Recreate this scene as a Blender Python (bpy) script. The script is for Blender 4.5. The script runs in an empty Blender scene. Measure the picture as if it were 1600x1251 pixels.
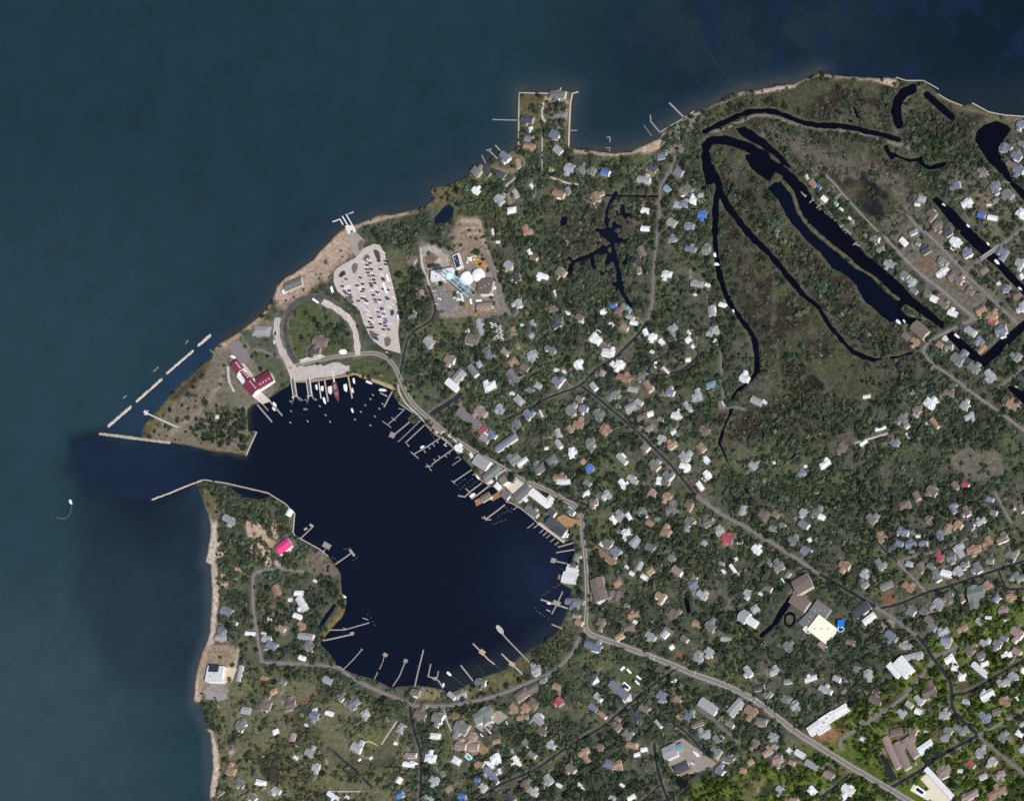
import bpy, math, random
import numpy as np
from mathutils import Vector, Quaternion

# ------------------------------------------------------------------ camera, sky, sun, exposure
scene = bpy.context.scene
COL = scene.collection
D_CAM, TILT, FIELD = 9000.0, math.radians(35.0), 1600.0
LEAN = Vector((-0.79, 0.61, 0.0)).normalized()
VIEW = (LEAN * math.sin(TILT) + Vector((0, 0, -math.cos(TILT)))).normalized()
QCAM = Vector((0, 0, -1)).rotation_difference(VIEW)
cam_data = bpy.data.cameras.new('camera')
cam = bpy.data.objects.new('camera', cam_data)
COL.objects.link(cam)
cam.location = -VIEW * D_CAM
cam.rotation_mode = 'QUATERNION'
cam.rotation_quaternion = QCAM
cam_data.sensor_width = 36.0
cam_data.lens = 36.0 * D_CAM / FIELD
cam_data.clip_start = 10.0
cam_data.clip_end = 60000.0
scene.camera = cam

SUN_EL, SUN_SHADOW = math.radians(41.0), Vector((-0.80, 0.60, 0.0)).normalized()
world = bpy.data.worlds.new("World")
scene.world = world
world.use_nodes = True
wn = world.node_tree
sky = wn.nodes.new('ShaderNodeTexSky')
sky.sky_type = 'NISHITA'
sky.sun_disc = False
sky.sun_elevation = SUN_EL
sky.sun_rotation = math.atan2(-SUN_SHADOW.x, -SUN_SHADOW.y)
wn.links.new(sky.outputs[0], wn.nodes['Background'].inputs[0])
wn.nodes['Background'].inputs[1].default_value = 0.125
sun_data = bpy.data.lights.new('sun', 'SUN')
sun = bpy.data.objects.new('sun', sun_data)
COL.objects.link(sun)
sun_data.energy = 4.2
sun_data.angle = math.radians(0.5)
sun_data.color = (1.0, 0.95, 0.89)
_sd = SUN_SHADOW * math.cos(SUN_EL) + Vector((0, 0, -math.sin(SUN_EL)))
sun.rotation_mode = 'QUATERNION'
sun.rotation_quaternion = Vector((0, 0, -1)).rotation_difference(_sd)
scene.view_settings.view_transform = 'Standard'
scene.view_settings.look = 'None'
scene.view_settings.exposure = 0.14
scene.view_settings.gamma = 1.0
try:
    scene.cycles.max_bounces = 4
    scene.cycles.diffuse_bounces = 2
    scene.cycles.glossy_bounces = 2
except Exception:
    pass

# ------------------------------------------------------------------ plan of the photograph -> metres on the ground
RM = np.array(QCAM.to_matrix())
CL = np.array(cam.location)
def G(px, py, z=1.3):
    """photo plan coordinates (1600 x 1251) to the ground point at height z"""
    px = np.asarray(px, float); py = np.asarray(py, float); z = np.asarray(z, float)
    xs = (px - 800.0) / D_CAM
    ys = -(py - 625.5) / D_CAM
    d = xs[..., None] * RM[:, 0] + ys[..., None] * RM[:, 1] - RM[:, 2]
    t = (z - CL[2]) / d[..., 2]
    return CL[0] + t * d[..., 0], CL[1] + t * d[..., 1]
def P(px, py, z=1.3):
    x, y = G(px, py, z)
    return Vector((float(x), float(y), float(z)))
def axis(px, py, ang):
    """an image direction (degrees, clockwise from x) as ground yaw, and the stretch along / across it"""
    a = math.radians(ang)
    p0 = P(px, py); p1 = P(px + math.cos(a), py + math.sin(a)); p2 = P(px - math.sin(a), py + math.cos(a))
    u = p1 - p0; v = p2 - p0
    k = abs(u.x * v.y - u.y * v.x) / u.length
    return math.atan2(u.y, u.x), u.length, k

# ------------------------------------------------------------------ numpy noise and plan rasters
GX0, GY0, GS, GNX, GNY = -240.0, -200.0, 2.0, 1041, 826
gx = GX0 + GS * np.arange(GNX); gy = GY0 + GS * np.arange(GNY)
PXG, PYG = np.meshgrid(gx, gy)
def vnoise(x, y, scale, seed):
    r = np.random.RandomState(seed)
    lat = r.rand(256, 256)
    u = x / scale + 1000.3; v = y / scale + 1000.7
    i = np.floor(u).astype(int); j = np.floor(v).astype(int)
    fu = u - i; fv = v - j
    fu = fu * fu * (3 - 2 * fu); fv = fv * fv * (3 - 2 * fv)
    i &= 255; j &= 255; i1 = (i + 1) & 255; j1 = (j + 1) & 255
    return (lat[j, i] * (1 - fu) + lat[j, i1] * fu) * (1 - fv) + (lat[j1, i] * (1 - fu) + lat[j1, i1] * fu) * fv
def fbm(x, y, scale, seed, oct=4):
    s = 0.0; a = 0.5; tot = 0
    for o in range(oct):
        s = s + a * vnoise(x, y, scale / 2 ** o, seed + o); tot += a; a *= 0.55
    return s / tot
def sstep(a, b, x):
    t = np.clip((x - a) / (b - a), 0, 1)
    return t * t * (3 - 2 * t)
def _win(x0, y0, x1, y1):
    i0 = max(0, int((x0 - GX0) / GS)); i1 = min(GNX, int((x1 - GX0) / GS) + 2)
    j0 = max(0, int((y0 - GY0) / GS)); j1 = min(GNY, int((y1 - GY0) / GS) + 2)
    return slice(j0, max(j0, j1)), slice(i0, max(i0, i1))
def dist_line(pts, reach, closed=False):
    out = np.full((GNY, GNX), reach, float)
    pts = list(pts)
    if closed: pts = pts + [pts[0]]
    for (ax, ay), (bx, by) in zip(pts[:-1], pts[1:]):
        w = _win(min(ax, bx) - reach, min(ay, by) - reach, max(ax, bx) + reach, max(ay, by) + reach)
        X = PXG[w]; Y = PYG[w]
        if X.size == 0: continue
        dx = bx - ax; dy = by - ay; l2 = dx * dx + dy * dy + 1e-9
        t = np.clip(((X - ax) * dx + (Y - ay) * dy) / l2, 0, 1)
        d = np.hypot(X - ax - t * dx, Y - ay - t * dy)
        out[w] = np.minimum(out[w], d)
    return out
def inside(pts):
    out = np.zeros((GNY, GNX), bool)
    xs = [p[0] for p in pts]; ys = [p[1] for p in pts]
    w = _win(min(xs), min(ys), max(xs), max(ys))
    X = PXG[w]; Y = PYG[w]; o = np.zeros(X.shape, bool)
    n = len(pts)
    for k in range(n):
        ax, ay = pts[k]; bx, by = pts[(k + 1) % n]
        if ay == by: continue
        c = ((ay > Y) != (by > Y)) & (X < (bx - ax) * (Y - ay) / (by - ay) + ax)
        o ^= c
    out[w] = o
    return out
def sdf(pts, reach=24):
    d = dist_line(pts, reach, True)
    return np.where(inside(pts), d, -d)
def sample(F, px, py):
    i = np.clip(np.round((np.asarray(px) - GX0) / GS).astype(int), 0, GNX - 1)
    j = np.clip(np.round((np.asarray(py) - GY0) / GS).astype(int), 0, GNY - 1)
    return F[j, i]
def pl(s):
    return [tuple(float(v) for v in t.split(',')) for t in s.split()]

def smooth_pts(pts, step=4.0):
    out = []
    n = len(pts)
    for i in range(n - 1):
        p0 = Vector(pts[max(i - 1, 0)]); p1 = Vector(pts[i]); p2 = Vector(pts[i + 1]); p3 = Vector(pts[min(i + 2, n - 1)])
        k = max(1, int((p2 - p1).length / step))
        for j in range(k):
            t = j / k
            out.append(0.5 * (2 * p1 + (p2 - p0) * t + (2 * p0 - 5 * p1 + 4 * p2 - p3) * t * t + (3 * p1 - p0 - 3 * p2 + p3) * t ** 3))
    out.append(Vector(pts[-1]))
    return [(v.x, v.y) for v in out]
# ------------------------------------------------------------------ materials
def srgb(r, g, b):
    f = lambda c: (c / 255 / 12.92) if c / 255 <= 0.04045 else ((c / 255 + 0.055) / 1.055) ** 2.4
    return (f(r), f(g), f(b))
MATS = {}
def mat(name, rgb, rough=0.85, var=0.18, scale=1.2, metal=0.0, spec=0.3, stripes=0.0, dirt=0.0):
    if name in MATS: return MATS[name]
    m = bpy.data.materials.new(name); m.use_nodes = True
    nt = m.node_tree; b = nt.nodes['Principled BSDF']
    b.inputs['Roughness'].default_value = rough
    b.inputs['Metallic'].default_value = metal
    b.inputs['Specular IOR Level'].default_value = spec
    tc = nt.nodes.new('ShaderNodeTexCoord')
    oi = nt.nodes.new('ShaderNodeObjectInfo')
    add = nt.nodes.new('ShaderNodeVectorMath'); add.operation = 'ADD'
    mul = nt.nodes.new('ShaderNodeVectorMath'); mul.operation = 'SCALE'
    mul.inputs[0].default_value = (37.0, 51.0, 11.0)
    nt.links.new(oi.outputs['Random'], mul.inputs['Scale'])
    nt.links.new(tc.outputs['Object'], add.inputs[0]); nt.links.new(mul.outputs[0], add.inputs[1])
    n = nt.nodes.new('ShaderNodeTexNoise'); n.inputs['Scale'].default_value = 1.0 / scale
    n.inputs['Detail'].default_value = 4; n.inputs['Roughness'].default_value = 0.65
    nt.links.new(add.outputs[0], n.inputs['Vector'])
    ramp = nt.nodes.new('ShaderNodeMapRange')
    ramp.inputs['From Min'].default_value = 0.3; ramp.inputs['From Max'].default_value = 0.7
    ramp.inputs['To Min'].default_value = 1.0 - var; ramp.inputs['To Max'].default_value = 1.0 + var
    nt.links.new(n.outputs['Fac'], ramp.inputs['Value'])
    cur = ramp.outputs[0]
    if stripes:
        wv = nt.nodes.new('ShaderNodeTexWave'); wv.inputs['Scale'].default_value = stripes
        wv.inputs['Distortion'].default_value = 0.6
        nt.links.new(tc.outputs['Object'], wv.inputs['Vector'])
        mr = nt.nodes.new('ShaderNodeMapRange'); mr.inputs['To Min'].default_value = 0.8; mr.inputs['To Max'].default_value = 1.1
        nt.links.new(wv.outputs['Fac'], mr.inputs['Value'])
        mm = nt.nodes.new('ShaderNodeMath'); mm.operation = 'MULTIPLY'
        nt.links.new(cur, mm.inputs[0]); nt.links.new(mr.outputs[0], mm.inputs[1]); cur = mm.outputs[0]
    # each object a little lighter or darker than its neighbours
    ov = nt.nodes.new('ShaderNodeMapRange'); ov.inputs['To Min'].default_value = 0.86; ov.inputs['To Max'].default_value = 1.12
    nt.links.new(oi.outputs['Random'], ov.inputs['Value'])
    m2 = nt.nodes.new('ShaderNodeMath'); m2.operation = 'MULTIPLY'
    nt.links.new(cur, m2.inputs[0]); nt.links.new(ov.outputs[0], m2.inputs[1])
    sc = nt.nodes.new('ShaderNodeVectorMath'); sc.operation = 'SCALE'
    sc.inputs[0].default_value = rgb
    nt.links.new(m2.outputs[0], sc.inputs['Scale'])
    nt.links.new(sc.outputs[0], b.inputs['Base Color'])
    MATS[name] = m
    return m
def attr_mat(name, fine=2.2, amt=0.35, rough=1.0, spec=0.0, fine2=9.0, amt2=0.2):
    """base colour from the mesh's own painted cover colour, broken up by procedural noise"""
    m = bpy.data.materials.new(name); m.use_nodes = True
    nt = m.node_tree; b = nt.nodes['Principled BSDF']
    b.inputs['Roughness'].default_value = rough; b.inputs['Specular IOR Level'].default_value = spec
    at = nt.nodes.new('ShaderNodeAttribute'); at.attribute_name = 'cover'
    tc = nt.nodes.new('ShaderNodeTexCoord')
    cur = None
    for s, a in ((fine, amt), (fine2, amt2)):
        n = nt.nodes.new('ShaderNodeTexNoise'); n.inputs['Scale'].default_value = 1.0 / s
        n.inputs['Detail'].default_value = 3
        nt.links.new(tc.outputs['Object'], n.inputs['Vector'])
        r = nt.nodes.new('ShaderNodeMapRange')
        r.inputs['From Min'].default_value = 0.28; r.inputs['From Max'].default_value = 0.72
        r.inputs['To Min'].default_value = 1 - a; r.inputs['To Max'].default_value = 1 + a
        nt.links.new(n.outputs['Fac'], r.inputs['Value'])
        if cur is None: cur = r.outputs[0]
        else:
            q = nt.nodes.new('ShaderNodeMath'); q.operation = 'MULTIPLY'
            nt.links.new(cur, q.inputs[0]); nt.links.new(r.outputs[0], q.inputs[1]); cur = q.outputs[0]
    sc = nt.nodes.new('ShaderNodeVectorMath'); sc.operation = 'SCALE'
    nt.links.new(at.outputs['Color'], sc.inputs[0]); nt.links.new(cur, sc.inputs['Scale'])
    nt.links.new(sc.outputs[0], b.inputs['Base Color'])
    return m

# ------------------------------------------------------------------ object helpers
def link(name, data, parent=None, loc=None, rz=0.0):
    o = bpy.data.objects.new(name, data); COL.objects.link(o)
    if parent is not None: o.parent = parent
    if loc is not None: o.location = loc
    if rz: o.rotation_euler = (0, 0, rz)
    return o
class MB:
    def __init__(s): s.v = []; s.f = []; s.mi = []
    def add(s, vs, fs, mi=0):
        o = len(s.v); s.v += [tuple(v) for v in vs]; s.f += [tuple(i + o for i in f) for f in fs]; s.mi += [mi] * len(fs)
    def box(s, x0, y0, z0, x1, y1, z1, mi=0, bottom=False):
        vs = [(x0, y0, z0), (x1, y0, z0), (x1, y1, z0), (x0, y1, z0), (x0, y0, z1), (x1, y0, z1), (x1, y1, z1), (x0, y1, z1)]
        fs = [(4, 5, 6, 7), (0, 1, 5, 4), (1, 2, 6, 5), (2, 3, 7, 6), (3, 0, 4, 7), (3, 2, 1, 0)]
        s.add(vs, fs, mi)
    def prism(s, poly, z0, z1, mi=0):
        n = len(poly)
        a = sum(poly[i][0] * poly[(i + 1) % n][1] - poly[(i + 1) % n][0] * poly[i][1] for i in range(n))
        if a < 0: poly = poly[::-1]
        s.add([(x, y, z0) for x, y in poly] + [(x, y, z1) for x, y in poly],
              [tuple(range(n, 2 * n)), tuple(range(n - 1, -1, -1))] + [(i, (i + 1) % n, n + (i + 1) % n, n + i) for i in range(n)], mi)
    def lathe(s, prof, n=16, cx=0, cy=0, mi=0):
        vs = []; fs = []
        for r, z in prof:
            for k in range(n):
                a = 2 * math.pi * k / n; vs.append((cx + r * math.cos(a), cy + r * math.sin(a), z))
        for i in range(len(prof) - 1):
            for k in range(n):
                k2 = (k + 1) % n
                fs.append((i * n + k, i * n + k2, (i + 1) * n + k2, (i + 1) * n + k))
        fs.append(tuple(range((len(prof) - 1) * n, len(prof) * n)))
        s.add(vs, fs, mi)
    def tube(s, a, b, r, n=6, r2=None, mi=0):
        a = Vector(a); b = Vector(b); d = (b - a).normalized()
        u = d.orthogonal().normalized(); w = d.cross(u); r2 = r if r2 is None else r2
        vs = []
        for p, rr in ((a, r), (b, r2)):
            for k in range(n):
                t = 2 * math.pi * k / n; vs.append(p + u * rr * math.cos(t) + w * rr * math.sin(t))
        fs = [(k, (k + 1) % n, n + (k + 1) % n, n + k) for k in range(n)] + [tuple(range(n, 2 * n)), tuple(range(n - 1, -1, -1))]
        s.add(vs, fs, mi)
    def mesh(s, name, mats):
        me = bpy.data.meshes.new(name); me.from_pydata([tuple(v) for v in s.v], [], s.f)
        for m in mats: me.materials.append(m)
        if len(mats) > 1: me.polygons.foreach_set('material_index', s.mi)
        me.update(); return me
    def build(s, name, mats, parent=None, loc=None, rz=0.0):
        if not isinstance(mats, (list, tuple)): mats = [mats]
        return link(name, s.mesh(name, mats), parent, loc, rz)
def big_mesh(name, V, F, material, cover=None, smooth=False):
    """numpy vertices and equal-size faces to a mesh"""
    me = bpy.data.meshes.new(name)
    n, k = F.shape
    me.vertices.add(len(V)); me.vertices.foreach_set('co', V.astype(np.float32).ravel())
    me.loops.add(n * k); me.loops.foreach_set('vertex_index', F.astype(np.int32).ravel())
    me.polygons.add(n); me.polygons.foreach_set('loop_start', (np.arange(n) * k).astype(np.int32))
    me.update(calc_edges=True)
    me.polygons.foreach_set('use_smooth', np.full(n, smooth))
    if cover is not None:
        at = me.color_attributes.new('cover', 'FLOAT_COLOR', 'POINT')
        at.data.foreach_set('color', np.concatenate([cover, np.ones((len(V), 1))], 1).astype(np.float32).ravel())
    me.materials.append(material)
    return me
def tag(o, label=None, cat=None, group=None, kind=None):
    if label: o['label'] = label
    if cat: o['category'] = cat
    if group: o['group'] = group
    if kind: o['kind'] = kind
    return o
def empty(name, loc, rz=0.0):
    o = link(name, None, None, loc, rz); o.empty_display_size = 1.0; return o
def copy_thing(src, loc, rz, swap=None):
    c = src.copy(); COL.objects.link(c); c.location = loc; c.rotation_euler = (0, 0, rz)
    for ch in src.children:
        d = ch.copy(); COL.objects.link(d); d.parent = c
    return c

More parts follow.
